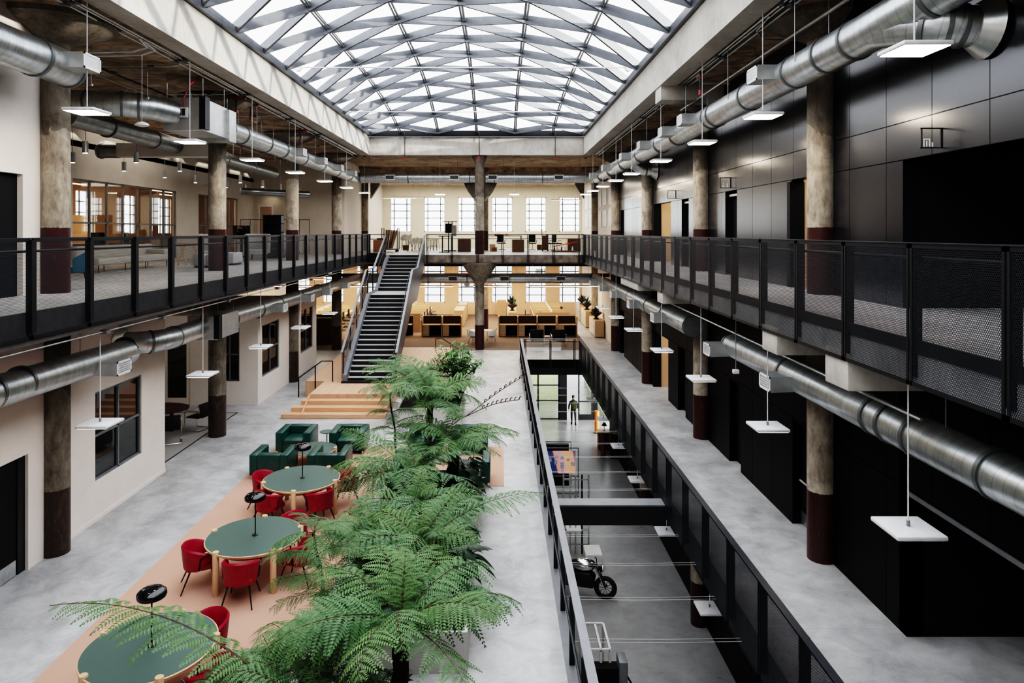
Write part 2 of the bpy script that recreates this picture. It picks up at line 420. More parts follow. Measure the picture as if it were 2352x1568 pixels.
def tag(o, label=None, cat=None, group=None, kind=None):
    if label: o['label'] = label
    if cat: o['category'] = cat
    if group: o['group'] = group
    if kind: o['kind'] = kind
    return o
def thing(name, label, cat, loc=(0, 0, 0), rz=0, group=None):
    o = bpy.data.objects.new(name, None); COL.objects.link(o); o.empty_display_size = .1
    o.location = loc; o.rotation_euler = (0, 0, rz)
    return tag(o, label, cat, group)
def struct(name, mb, m, label=None, cat=None, **kw):
    return tag(mb.build(name, m, **kw), label, cat, kind='structure')
def kids(o): return list(o.children)
def dup(root, loc, rz=0, label=None, group=None, scale=None, keep=None):
    r = root.copy(); COL.objects.link(r); r.location = loc; r.rotation_euler = (0, 0, rz)
    if scale: r.scale = (scale,) * 3 if isinstance(scale, (int, float)) else scale
    if label: r['label'] = label
    if group: r['group'] = group
    for ch in kids(root):
        if keep and not keep(ch): continue
        c = ch.copy(); COL.objects.link(c); c.parent = r; c.matrix_parent_inverse = ch.matrix_parent_inverse.copy()
        for g in kids(ch):
            d = g.copy(); COL.objects.link(d); d.parent = c
    return r
SKY_STRENGTH, SUN_STRENGTH, EXPOSURE, OFFICE_W = 9.0, 9.0, -0.9, 2000
VIEW, LOOK = 'Filmic', 'Very High Contrast'
# ------------------------------------------------------------------ floors, ceilings
VX0, VX1, VY0, VY1 = 1.15, 4.0, 3.0, 34.2       # stair-well void in the ground floor
struct('floor', MB().grid('z', [-16.5, .98, 4.12, 9.0], [-4, VY0, VY1 + .1, 54], lambda i, j: i == 1 and j == 1, -.62, 0), M['floor'],
       'polished grey concrete floor of the atrium', 'floor')
struct('floor_upper', MB().grid('z', [-14.6, LX - .06, RX + .06, 9.0], [-4, -.6, YB, 54], lambda i, j: i == 1 and j == 1, UP - .46, UP), M['floor'],
       'polished concrete floor of the gallery level around the opening', 'floor')
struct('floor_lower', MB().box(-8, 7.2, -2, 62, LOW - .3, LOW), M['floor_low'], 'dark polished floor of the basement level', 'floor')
CZ = 10.62
struct('ceiling', MB().grid('z', [-14.6, LX - .5, RX + .5, 9.0], [-4, -.6, YB + .3, 45.3, 54], lambda i, j: i == 1 and j == 1, CZ, CZ + .35), M['ceil'],
       'rough brown stained concrete ceiling', 'ceiling')
struct('ceiling_rear', MB().box(-8.9, 6.45, 45.3, 53, 9.95, 10.2), M['ceil'], 'lower dark ceiling in front of the upper windows', 'ceiling')
# upstand beams round the skylight
for nm, b, lab in (('left', (LX - .5, LX, -.6, YB + .3), 'pale concrete upstand beam along the skylight with sun patches'),
                   ('right', (RX, RX + .5, -.6, YB + .3), 'pale concrete upstand beam along the skylight above the charcoal wall side'),
                   ('rear', (LX, RX, YB, YB + .5), 'pale concrete upstand beam at the far end of the skylight')):
    struct('beam_' + nm, MB().box(*b, CZ - .06, 11.53), M['beam'], lab, 'beam')
struct('beam_gallery', MB().box(LX - .06, RX + .06, YB - .02, YB + .5, UP - .5, UP - .02), mat('stained_edge_concrete', (.22, .18, .15), .9, c2=(.10, .08, .065), scale=3),
       'stained concrete edge beam under the far gallery', 'beam')
for y0, y1, z0, z1, x1, lab in ((9.0, 9.64, 4.30, 4.8, 6.4, 'pale concrete beam stub under the near end of the charcoal-side gallery'),
                            (11.3, 11.94, 4.36, 4.8, 6.4, 'second pale concrete beam stub under the charcoal-side gallery'),
                            (19.2, 19.85, 4.38, 4.8, 6.4, 'third pale concrete beam stub under the charcoal-side gallery'),
                            (22.6, 25.8, 4.45, 4.8, 6.4, 'long pale concrete beam stub under the charcoal-side gallery'),
                            (19.4, 20.1, 10.15, 10.7, 6.4, 'concrete cross beam at ceiling beside the charcoal-side duct')):
    struct('beam_stub', MB().box(RX + .03, x1, y0, y1, z0, z1), M['beam'], lab, 'beam', bevel=.02)
for nm, x0, x1 in (('left', LX - .055, LX - .035), ('right', RX + .035, RX + .055)):
    struct('trim_gallery_' + nm, MB().box(x0, x1, -.6, YB, UP - (.48 if nm == 'left' else .13), UP + .02), M['channel' if nm == 'left' else 'black'], 'dark steel edge channel of the gallery floor, %s' % ('window side' if nm == 'left' else 'charcoal wall side'), 'trim')
# dark cross beams in the ceilings behind the far edge
struct('beam_rear_upper', MB().box(-8.9, 6.45, 44.7, 45.3, 9.75, CZ), M['ceil'], 'dark ceiling beam before the upper windows', 'beam')
struct('beam_rear_lower', MB().box(-14, 6.45, 45.0, 45.5, 4.15, 4.77), M['black'], 'black beam under the far gallery floor', 'beam')
struct('beam_rear_steel', MB().box(-14, 6.45, 39.9, 40.1, 3.78, 3.98), M['black'], 'slim black steel beam above the far lower duct', 'beam')

# ------------------------------------------------------------------ columns
def column(X, Y, z0, z1, m, lab, r=.265, flare=None):
    mb = MB()
    prof = [(r, z0), (r, z1 - (flare[1] if flare else .02))]
    if flare: prof += [(flare[0], z1 - .12), (flare[0], z1)]
    else: prof += [(r, z1)]
    mb.lathe(prof, (X, Y, 0), 28)
    struct('column', mb, m, lab, 'column', smooth=True)
rowsL, rowsR = [13.65, 21.5, 29.3, 37.3, 45.0], [13.4, 21.3, 29.0, 36.95, 44.8]
for k, y in enumerate(rowsL):
    column(-8.87, y, UP, CZ + .01, M['col_up'], 'weathered concrete column on the window-side gallery, %s from the near end' % ORD[k], flare=(1.15, .5))
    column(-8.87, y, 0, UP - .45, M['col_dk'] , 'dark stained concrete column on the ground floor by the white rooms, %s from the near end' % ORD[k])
for k, y in enumerate(rowsR):
    column(6.33, y, UP, CZ + .01, M['col_up'], 'weathered concrete column before the upper charcoal wall, %s from the near end' % ORD[k], flare=(1.0, .5))
    column(6.33, y, 0, UP - .45, M['col_dn'], 'concrete column with oxblood foot before the lower charcoal wall, %s from the near end' % ORD[k])
for k, y in enumerate(rowsR[:4]):
    column(6.25, y, LOW, -.6, M['col_lo'], 'concrete column in the basement below the walkway, %s from the near end' % ORD[k])
for y, X, a in ((37.3, -1.06, 'by the far end of the opening'), (45.0, -.95, 'behind it near the windows')):
    column(X, y, UP, CZ + .01, M['col_up'], 'mid-aisle concrete column on the far gallery ' + a, r=.25, flare=(.42, .5))
    column(X, y, 0, UP - .45, M['col_dn'], 'mid-aisle concrete column with flared head on the ground floor ' + a, r=.25, flare=(.95, 1.15))
# bracket plates either side of the upper mid-aisle column
for sx, lab in ((-1, 'window side'), (1, 'charcoal wall side')):
    struct('beam_bracket', MB().prism([(-1.06 + sx * .25, 8.1), (-1.06 + sx * .7, 8.7), (-1.06 + sx * .95, 9.2), (-1.06 + sx * .95, 9.75), (-1.06 + sx * .25, 9.75)], 'y', 38.9, 39.3), M['col_up'], 'concrete bracket on the mid-aisle upper column, ' + lab, 'bracket')
for X, lab in ((-8.45, 'window side'), (5.6, 'charcoal wall side')):
    sx = 1 if X < 0 else -1
    struct('beam_bracket', MB().prism([(X, 8.6), (X + sx * .6, 9.5), (X + sx * .6, 10.2), (X, 10.2)], 'y', 44.8, 45.2), M['col_up'], 'dark concrete bracket by the upper windows, ' + lab, 'bracket')

# ------------------------------------------------------------------ charcoal side wall (both storeys)
ysU = [-4, 10.9, 13.97, 15.05, 18.5, 19.45, 23.2, 24.1, 25.6, 28.3, 35.2, 36.2, 36.7]
holeU = {0, 2, 4, 6, 8, 10}
struct('wall_right_upper', MB().grid('x', ysU, [UP, 7.55, CZ], lambda i, j: j == 0 and i in holeU, 6.45, 6.72), M['panel'], 'charcoal metal panelled wall on the gallery', 'wall')
ysD = [-4, 10.8, 14.1, 15.0, 18.2, 19.1, 23.6, 24.6, 26.0, 28.3, 35.2, 36.2, 36.7]
struct('wall_right', MB().grid('x', ysD, [0, 2.3, UP - .46], lambda i, j: j == 0 and i in holeU, 6.45, 6.72), M['panel_dk'], 'charcoal panelled wall on the ground floor', 'wall')
struct('wall_right_lower', MB().box(6.42, 6.7, -2, 39, LOW, -.62), M['panel_dk'], 'black wall of the basement level', 'wall')
struct('wall_right_core', MB().box(8.6, 8.9, -4, 37, 0, CZ), M['matblack'], 'unlit black wall deep behind the doorways', 'wall')
struct('wall_alcove', MB().box(6.45, 8.6, 10.8, 11.0, 0, UP - .46), M['matblack'], 'black end wall of the near ground floor alcove', 'wall')
struct('trim_alcove', MB().box(6.43, 6.47, 4.0, 10.75, 2.26, 2.33), M['gsteel'], 'grey steel edge trim over the alcove opening', 'trim')
struct('wall_alcove_upper', MB().box(6.72, 8.6, 10.9, 11.1, UP, CZ), M['matblack'], 'black end wall of the dark upper opening', 'wall')
for k, (y, z) in enumerate(((15.05, UP), (28.3, UP), (28.3, 0))):
    struct('wall_restroom', MB().box(6.72, 8.6, y, y + .12, z, z + 3.2), M['tile'], 'orange tiled wall seen through an open doorway, %s' % ('near upper doorway', 'far upper doorway', 'ground floor doorway')[k], 'wall')
    lt = bpy.data.lights.new('restroom_light', 'AREA'); lt.energy = 45; lt.size = .8; lt.color = (1, .86, .70)
    lo = bpy.data.objects.new('restroom_light', lt); COL.objects.link(lo); lo.location = (7.6, y - .9, z + 3.0)
    struct('trim_jamb', MB().box(6.4, 6.72, y - .04, y + .12, z, z + (2.32 if z else 2.3)), M['matblack'], 'black door jamb beside orange tiles, %s' % ('near upper doorway', 'far upper doorway', 'ground floor doorway')[k], 'jamb')
for k, (y0, y1, z0, z1) in enumerate(((18.5, 19.45, UP, 7.55), (23.2, 24.1, UP, 7.55), (35.2, 36.2, UP, 7.55), (14.1, 15.0, 0, 2.3), (18.2, 19.1, 0, 2.3), (23.6, 24.6, 0, 2.3), (35.2, 36.2, 0, 2.3))):
    lab = ('near upper wall', 'middle upper wall', 'far end of upper wall', 'near lower wall with push bar', 'lower wall behind second column', 'middle lower wall', 'far end of lower wall')[k]
    d = struct('door_%d' % (k + 1), MB().box(6.66, 6.72, y0, y1, z0, z1), M['matblack'], 'recessed black door, ' + lab, 'door')
    if k == 3:
        MB().cyl((6.56, y0 + .05, 1.02), (6.56, y1 - .05, 1.02), .035, n=10).box(6.54, 6.66, y0 + .05, y0 + .12, .98, 1.06).box(6.54, 6.66, y1 - .12, y1 - .05, .98, 1.06).build('push_bar', M['chrome'], d)
        MB().box(6.64, 6.66, y0, y1, .02, .28).build('kick_plate', M['galv'], d)
    if z0 == UP and k < 2:
        MB().box(6.52, 6.66, y0 + .1, y1 - .1, 7.4, 7.46).build('door_closer', M['galv'], d)
# small pale ironmongery / flush pulls on the lower cladding panels are part of the wall texture
# far white stretch of the side wall, both storeys, with pale pin-up boards
struct('wall_right_rear', MB().box(6.45, 6.7, 36.7, 53.2, 0, CZ), M['white'], 'white plaster side wall beyond the charcoal cladding', 'wall')
for r, z0 in enumerate((6.75, 8.05)):
    for k in range(6):
        y = 38.6 + k * 2.15
        t = MB().box(6.412, 6.446, y, y + 1.35, z0, z0 + .98).build('mounted_board', M['shell'])
        tag(t, 'pale blank board on white wall, %s row, %s from the charcoal cladding' % (('lower', 'upper')[r], ORD[k]), 'board', 'pale boards on the white side wall')

# ------------------------------------------------------------------ window wall
wx = [-17.0]
WINC = [-7.62 + 2.62 * k for k in range(-3, 6)]
for c in WINC: wx += [c - .82, c + .82]
wx += [6.7]
win_i = lambda i: i % 2 == 1
struct('wall_rear', MB().grid('y', wx, [-.3, .92, 3.95, UP - .3], lambda i, j: j == 1 and win_i(i), 53, 53.35), M['orange'], 'cream wall toned ochre by painted lamplight with tall windows behind the ground floor desks', 'wall')
struct('wall_rear_upper', MB().grid('y', wx, [UP - .3, 6.4, 9.12, CZ], lambda i, j: j == 1 and win_i(i) and i >= 7, 53, 53.35), M['cream'], 'cream wall with six tall windows behind the far gallery', 'wall')
wn = 0
for st, (z0, z1) in enumerate(((.92, 3.95), (6.4, 9.12))):
    for k, c in enumerate(WINC):
        if st and k < 3: continue
        wn += 1
        w = MB(); fz = .035
        for x in (c - .82 + fz, c + .82 - fz): w.box(x - fz, x + fz, 53.02, 53.1, z0, z1)
        for z in (z0 + fz, z1 - fz): w.box(c - .82, c + .82, 53.02, 53.1, z - fz, z + fz)
        o = struct('window_%d' % wn, w, M['white'], 'tall steel window with white reveal, %s storey, %s from the window-side corner' % (('ground', 'upper')[st], ORD[k - (3 if st else 0)]), 'window')
        g = MB(); t = .03
        for x in (c - .52, c + .46): g.box(x - t, x + t, 53.04, 53.08, z0, z1)
        for q in range(1, 5):
            z = z0 + (z1 - z0) * q / 5; g.box(c - .8, c + .8, 53.04, 53.08, z - t, z + t)
        g.build('glazing_bars', M['black'], o)
        MB().box(c - .8, c + .8, 53.055, 53.065, z0, z1).build('pane', M['glass'], o)
# street outside
struct('street', MB().box(-40, 40, 53.5, 140, -.5, -.4), M['asphalt'], 'pale street outside the windows', 'street')
for k, (x, y, w, h, m) in enumerate(((-5.2, 116, 11, 5.5, 'facade'), (9, 122, 12, 7, 'facade'), (-24, 120, 16, 6, 'facade'))):
    b = MB().box(x - w / 2, x + w / 2, y, y + 6, -.4, h).build('building', M[m]); tag(b, ('low pale building across the street beyond the middle windows', 'taller pale building across the street beyond the last windows', 'long pale building across the street beyond the first windows')[k], 'building')
    mb = MB()
    for q in range(int(w / 2)): mb.box(x - w / 2 + .5 + q * 2, x - w / 2 + 1.6 + q * 2, y - .06, y, .8, 2.4)
    mb.build('window', M['dsteel'], b)
def vehicle(x, y, m, lab):
    v = thing('van', lab, 'van', (x, y, -.4))
    MB().prism([(-2.2, .35), (2.2, .35), (2.25, 1.0), (1.5, 1.15), (1.05, 1.9), (-2.1, 1.95), (-2.25, 1.0)], 'y', -.9, .9).build('body', m, v, bevel=.06)
    MB().prism([(.75, 1.2), (1.35, 1.2), (.98, 1.8), (.75, 1.8)], 'y', -.93, .93).prism([(-.4, 1.2), (.6, 1.2), (.6, 1.8), (-.4, 1.8)], 'y', -.93, .93).build('side_window', M['dark_glass'], v)
    for wx_ in (-1.4, 1.4):
        for wy in (-.85, .85): MB().cyl((wx_, wy - .1, .35), (wx_, wy + .1, .35), .35, n=18).build('wheel', M['rubber'], v)
vehicle(-2.6, 86, M['car_red'], 'faded red van parked outside beyond the middle column')
vehicle(5.4, 94, M['facade'], 'pale van parked outside beyond the last ground floor window')

# ------------------------------------------------------------------ window-side (left) rooms
WLX = -8.93
struct('wall_left', MB().grid('x', [4, 11.0, 12.95, 15.1, 17.06, 18.25], [0, .88, 2.2, 2.85, UP - .46], lambda i, j: (i == 1 and j < 2) or (i == 3 and j in (1, 2)), WLX - .25, WLX), M['white'], 'white plaster wall with black door and square window', 'wall')
struct('wall_left_return', MB().box(-14.4, WLX - .25, 18.0, 18.24, 0, UP - .46), M['white'], 'white wall closing the near room beside the alcove', 'wall')
struct('wall_left_recess', MB().grid('y', [-14.4, -12.45, -11.45, -10.35, -9.62, WLX], [0, .87, 2.4, 2.86, 3.15], lambda i, j: (i == 1 and j < 2) or (i == 3 and j in (1, 2)), 25.3, 25.55), M['white'], 'white wall at the back of the alcove', 'wall')
struct('wall_left_mid', MB().grid('x', [25.55, 25.75, 27.75, 30.75, 32.75, 33.4], [0, .92, 2.88, 3.15], lambda i, j: i in (1, 3) and j == 1, WLX - .22, WLX), M['white'], 'white wall of the far meeting room with two square windows', 'wall')
struct('wall_left_end', MB().box(-14.4, WLX - .22, 33.2, 33.39, 0, 3.15), M['white'], 'white end wall of the far meeting room', 'wall')
struct('ceiling_left_room', MB().box(-14.4, WLX, 25.3, 33.4, 3.15, 3.3), M['white'], 'flat roof of the far meeting room', 'ceiling')
struct('wall_left_far', MB().box(-16.5, -16.2, -4, 53, 0, UP - .46), M['tan'], 'outer wall behind the ground floor rooms', 'wall')
struct('baseboard_left', MB().box(WLX, WLX + .02, 13.9, 18.25, 0, .09), M['white'], 'low white skirting along the near wall', 'baseboard')
wn0 = wn
for k, (ax, a0, a1, z0, z1, c) in enumerate((('x', 15.1, 17.06, .88, 2.85, WLX), ('x', 25.75, 27.75, .92, 2.88, WLX), ('x', 30.75, 32.75, .92, 2.88, WLX), ('y', -10.35, -9.62, .87, 2.86, 25.3))):
    wn += 1; w = MB(); f = .045; am = (a0 + a1) / 2; zm = z0 + (z1 - z0) * .5
    def bx(mb, p0, p1, q0, q1, d0, d1):
        return mb.box(c - d1, c - d0, p0, p1, q0, q1) if ax == 'x' else mb.box(p0, p1, c + d0, c + d1, q0, q1)
    for a in (a0 + f / 2, am, a1 - f / 2): bx(w, a - f / 2, a + f / 2, z0, z1, .03, .13)
    for z in (z0 + f / 2, zm, z1 - f / 2): bx(w, a0, a1, z - f / 2, z + f / 2, .03, .13)
    o = struct('window_%d' % wn, w, M['gsteel'], ('square four-pane window in the near white wall', 'square four-pane window just past the alcove', 'square four-pane window before the far stair', 'narrow four-pane window in the alcove wall')[k], 'window')
    bx(MB(), a0, a1, z0, z1, .075, .085).build('pane', M['dark_glass'], o)
# dark rooms behind those windows
for k, (x0, x1, y0, y1) in enumerate(((-14.2, WLX - .25, 4.2, 17.9), (-14.2, WLX - .25, 25.6, 33.1))):
    struct('floor_left_room', MB().box(x0, x1, y0, y1, 0, .01), M['rug_grey'], 'dark carpet inside the %s white room' % ('near', 'far')[k], 'floor')
d = struct('door_8', MB().box(WLX - .16, WLX - .08, 11.0, 12.95, 0, 2.2), M['matblack'], 'black double door in the near white wall, ground floor', 'door')
MB().box(WLX - .08, WLX - .06, 11.0, 12.7, .02, .3).build('kick_plate', M['galv'], d)
MB().box(WLX - .08, WLX - .06, 12.75, 12.95, 0, 2.2).build('door_jamb', M['black'], d)
d = struct('door_9', MB().box(-12.42, -12.3, 25.34, 25.4, .02, 2.38).box(-11.6, -11.48, 25.34, 25.4, .02, 2.38).box(-12.3, -11.6, 25.34, 25.4, .02, .25).box(-12.3, -11.6, 25.34, 25.4, 2.24, 2.38), M['white'], 'white framed glass door at the back of the alcove', 'door')
MB().box(-12.3, -11.6, 25.36, 25.375, .25, 2.24).build('pane', M['dark_glass'], d)
MB().cyl((-11.56, 25.28, 1.05), (-11.42, 25.28, 1.05), .02).cyl((-11.56, 25.28, 1.05), (-11.56, 25.36, 1.05), .03).build('handle', M['chrome'], d)

# upper storey, window side
struct('wall_left_upper', MB().grid('x', [2, 9.6, 12.95, 13.7], [UP, 7.5, CZ], lambda i, j: i == 1 and j == 0, -9.3, -9.03), M['white'], 'white plaster wall with black doorway on the gallery', 'wall')
struct('wall_left_upper_return', MB().box(-14.4, -9.3, 13.45, 13.7, UP, CZ), M['white'], 'white wall end on the gallery', 'wall')
d = struct('door_10', MB().box(-9.22, -9.14, 9.6, 12.95, UP, 7.5), M['matblack'], 'black double door in the near white wall, gallery', 'door')
GX = -14.3
gy = [22.9 + 7.4 * k / 7 for k in range(8)]
struct('wall_left_gallery', MB().grid('x', [13.4, 22.9, 30.3, 32.5, 37.4, 40.0], [UP, UP + .06, 8.22, CZ], lambda i, j: i in (1, 3) and j == 1, GX - .2, GX), M['tan'], 'plaster wall with two glazed partitions on the gallery', 'wall')
struct('wall_left_gallery_end', MB().grid('y', [GX, -14.05, -13.15, -9.2], [UP, 8.0, CZ], lambda i, j: i == 1 and j == 0, 39.8, 40.0), M['tan'], 'tan end wall of the lounge on the gallery', 'wall')
struct('wall_left_upper_rear', MB().box(-9.2, -9.0, 39.8, 53, UP, CZ), M['white'], 'white side wall before the upper windows', 'wall')
for k, (ys, z1) in enumerate((([22.9 + 7.4 * q / 7 for q in range(8)], 8.22), ([32.5 + 4.9 * q / 5 for q in range(6)], 8.22))):
    wn += 1; w = MB(); f = .06
    for y in ys: w.box(GX - .12, GX - .04, y - f / 2, y + f / 2, UP + .06, z1)
    for z in (UP + .09, 6.72, z1 - .03): w.box(GX - .12, GX - .04, ys[0], ys[-1], z - .03, z + .03)
    o = struct('window_%d' % wn, w, M['gsteel'], ('wide seven-bay glazed partition of the lit office on the gallery', 'narrower glazed partition past the second gallery column')[k], 'window')
    MB().box(GX - .085, GX - .075, ys[0], ys[-1], UP + .06, z1).build('pane', m_glass('partition_glass', (.86, .86, .85), .07), o)
d = struct('door_11', MB().box(-14.05, -13.95, 39.78, 39.9, UP, 8.0).box(-13.25, -13.15, 39.78, 39.9, UP, 8.0).box(-13.95, -13.25, 39.78, 39.9, 7.88, 8.0), M['white'], 'white framed glass door in the lounge end wall', 'door')
MB().box(-13.95, -13.25, 39.84, 39.85, UP, 7.88).build('pane', M['glass'], d)
# lit office behind the glazed partitions, with windows on its far side
struct('wall_office_far', MB().grid('x', [13.4] + [y + e for y in (15.5, 20.0, 24.5, 29.0, 33.5, 38.0, 42.5, 47.0) for e in (-.9, .9)] + [54], [UP, 6.3, 8.7, CZ], lambda i, j: j == 1 and i % 2 == 1, -23.3, -23.0), M['orange'], 'ochre outer wall with windows behind the glazed office', 'wall')
struct('floor_office', MB().box(-23.3, GX - .3, 13.4, 54, UP - .3, UP), M['carpet'], 'office floor behind the glazed partition', 'floor')
struct('ceiling_office', MB().box(-23.3, GX, 13.4, 54, 9.3, 9.5), M['orange'], 'ceiling of the glazed office', 'ceiling')
struct('wall_office_near', MB().box(-23.3, GX - .2, 13.4, 13.6, UP, 9.3), M['orange'], 'near end wall of the glazed office', 'wall')
struct('wall_office_rear', MB().box(-23.3, -9.2, 53, 53.2, UP, 9.3), M['orange'], 'far end wall of the glazed office', 'wall')
for k, y in enumerate((15.5, 20.0, 24.5, 29.0, 33.5, 38.0, 42.5, 47.0)):
    wn += 1; w = MB()
    for q in range(5):
        z = 6.3 + 2.4 * q / 4; w.box(-23.2, -23.12, y - .9, y + .9, z - .025, z + .025)
    for q in (-.88, -.35, .35, .88): w.box(-23.2, -23.12, y + q - .025, y + q + .025, 6.3, 8.7)
    o = struct('window_%d' % wn, w, M['gsteel'], 'steel window in the ochre office wall, %s from the near end' % ORD[k], 'window')
    MB().box(-23.17, -23.16, y - .9, y + .9, 6.3, 8.7).build('pane', M['glass'], o)
for k, (x, y) in enumerate(((-16.4, 22.0), (-16.4, 26.2), (-16.4, 30.4), (-18.6, 24.0), (-18.6, 29.5), (-17.5, 35.5), (-19.0, 39.5))):
    t = thing('linear_pendant', 'glowing strip light hung in the glazed office, %s %s' % (ORD[k], 'from the near end'), 'light', (x, y, 8.5), 0, 'strip lights in the glazed office')
    MB().box(-.05, .05, -1.2, 1.2, 0, .05).build('diffuser', M['strip_on'], t); MB().box(-.06, .06, -1.22, 1.22, .05, .09).build('housing', M['black'], t)
    for q in (-.9, .9): MB().cyl((0, q, .09), (0, q, .81), .008, n=6).build('cable', M['wire'], t)
for k, (x, y) in enumerate(((-17.5, 24), (-17.5, 34))):
    lt = bpy.data.lights.new('office_light', 'AREA'); lt.energy = 420; lt.size = 5; lt.color = (1, .72, .42)
    lo = bpy.data.objects.new('office_light', lt); COL.objects.link(lo); lo.location = (x, y, 9.1)
# basement end: glazed entrance and lit lobby
struct('wall_lower_end', MB().grid('y', [-8, .6, 3.95, 4.42, 5.15, 6.1, 6.42], [LOW, LOW + 3.25, -.62], lambda i, j: j == 0 and i in (1, 3, 4), 44.4, 44.65), M['matblack'], 'black end wall of the basement with glazed entrance', 'wall')
struct('wall_lobby', MB().box(.2, 4.2, 49, 49.2, LOW, LOW + 3.4), M['green_room'], 'pale green wall of the entrance lobby', 'wall')
struct('wall_lobby_right', MB().box(7.0, 7.2, 44.6, 56, LOW, LOW + 3.4), M['green_room'], 'pale green side wall of the entrance lobby', 'wall')
struct('wall_lobby_left', MB().box(.0, .2, 44.6, 49.2, LOW, LOW + 3.4), M['green_room'], 'pale green inner wall of the entrance lobby', 'wall')
struct('wall_left_lower', MB().box(-8, -7.8, -2, 44.4, LOW, -.62), M['tan'], 'wall on the hidden side of the basement', 'wall')
w = MB(); f = .05
for x in (.65, 2.55, 3.9): w.box(x - f, x + f, 44.42, 44.5, LOW, LOW + 3.25)
for z in (LOW + .06, LOW + 1.25, LOW + 2.25, LOW + 3.2): w.box(.6, 3.95, 44.42, 44.5, z - f * .7, z + f * .7)
wn += 1; o = struct('window_%d' % wn, w, M['black'], 'black framed glass screen beside the basement entrance', 'window')
MB().box(.65, 3.9, 44.45, 44.46, LOW, LOW + 3.2).build('pane', M['glass'], o)
d = struct('door_12', MB().box(5.15, 5.24, 44.4, 44.46, LOW, LOW + 3.0).box(6.0, 6.1, 44.4, 44.46, LOW, LOW + 3.0).box(5.24, 6.0, 44.4, 44.46, LOW, LOW + .35).box(5.24, 6.0, 44.4, 44.46, LOW + 1.15, LOW + 1.22).box(5.24, 6.0, 44.4, 44.46, LOW + 2.9, LOW + 3.0), M['black'], 'black framed glass door leaf at the basement entrance', 'door')
MB().box(5.24, 6.0, 44.425, 44.435, LOW + .35, LOW + 2.9).build('pane', M['glass'], d)
struct('wall_near', MB().box(-16.5, 9, -4.2, -4, LOW, 14), M['tan'], 'wall behind the viewpoint', 'wall')
# rugs and carpet
struct('floor_office_carpet', MB().grid('z', [-16, -8.7, -2.4, 4.95, 6.45], [37.05, 53], lambda i, j: i == 3, 0, .012), M['carpet'], 'brown office carpet under the far desks', 'carpet')
rug = MB().grid('z', [-6.62, -3.0, .13], [4.0, 17.2, 20.35], lambda i, j: i == 1 and j == 0, .001, .014).build('rug', M['rug']); tag(rug, 'long salmon pink rug under tables and armchairs', 'rug')
rug = MB().box(-14.2, -9.25, 18.6, 24.2, .001, .012).build('rug', M['rug_grey']); tag(rug, 'grey rug with dark edge under the alcove dining table', 'rug')
MB().box(-9.29, -9.25, 18.6, 24.2, .012, .016).box(-14.2, -9.25, 24.16, 24.2, .012, .016).build('rug_border', M['matblack'], rug)
# floor edge of the void
struct('trim_void_left', MB().box(.98, VX0, VY0, VY1, -.62, .012), M['gsteel'], 'grey steel edge plate along the void', 'trim')
struct('trim_void_rear', MB().box(.98, VX1 + .12, VY1, VY1 + .1, -.75, .012), M['black'], 'black steel edge plate at the far end of the void', 'trim')
struct('beam_void', MB().box(VX0, VX1, 16.45, 16.85, -.66, -.2), M['black'], 'black boxed beam crossing the void', 'beam')
struct('trim_void_beam', MB().box(VX0, VX1, 16.44, 16.86, -.2, -.17), M['gsteel'], 'grey cap on the beam crossing the void', 'trim')
# ------------------------------------------------------------------ skylight vault
SC = (LX + RX) / 2
OFF = [-5.77, -4.08, -2.06, 0, 2.06, 4.08, 5.77]
RISE = [0, .93, 1.55, 1.80, 1.55, .93, 0]
Z0 = 11.74; SY1 = YB - .1; SY0 = -.4
def endf(y):
    t = max(0.0, min(SY1 - y, y - SY0)); return 1 - (1 - min(t / 11.0, 1)) ** 2.2
def vault(k, y): return Vector((SC + OFF[k], y, Z0 + RISE[k] * endf(y)))
sk = thing('skylight', 'arched glass skylight on a diagonal grid of grey steel', 'skylight', (SC, 18, Z0))
STEP = 2.06
for k in range(1, 6):
    n = 40; pts = [vault(k, SY0 + (SY1 - SY0) * i / n) for i in range(n + 1)]
    mb = MB(); mb.tube([p + Vector((-.05, 0, -.02)) for p in pts], .035, 6); mb.tube([p + Vector((.05, 0, -.02)) for p in pts], .035, 6)
    mb.tube([p + Vector((0, 0, .08)) for p in pts], .05, 4)
    mb.build('ridge_rib', M['rib_sky'], sk, world=True)
# straight-run diagonals zigzag from edge to edge
nd = int((SY1 - SY0) / STEP) + 6
for sgn in (1, -1):
    for i in range(-4, nd + 4):
        mb = MB(); used = False
        for k in range(6):
            ya = SY1 - .2 - STEP * i - sgn * STEP / 2 * k; yb = ya - sgn * STEP / 2
            if not (SY0 <= min(ya, yb) and max(ya, yb) <= SY1): continue
            a, b = vault(k, ya), vault(k + 1, yb)
            mb.bar(a - Vector((0, 0, .03)), b - Vector((0, 0, .03)), .07, .27); used = True
        if used: mb.build('diagonal_rib', M['frame_sky'], sk, world=True)
g = MB(); n = 36; vs = []; fs = []
for i in range(n + 1):
    for k in range(7): vs.append(vault(k, SY0 + (SY1 - SY0) * i / n) + Vector((0, 0, .16)))
for i in range(n):
    for k in range(6): fs.append((i * 7 + k, i * 7 + k + 1, i * 7 + k + 8, i * 7 + k + 7))
g.add(vs, fs).build('glazing', M['sky_glass'], sk, world=True)
for x in (LX, RX): MB().box(x - .1 if x < 0 else x - .12, x + .12 if x < 0 else x + .1, SY0, SY1, Z0 - .2, Z0 + .02).build('edge_beam', M['frame_sky'], sk, world=True)
MB().box(LX, RX, SY1 - .02, SY1 + .12, 11.535, Z0 + .12).build('end_beam', M['black'], sk, world=True)
MB().box(LX, RX, SY0 - .1, SY0, 11.5, Z0 + .12).build('end_beam', M['black'], sk, world=True)
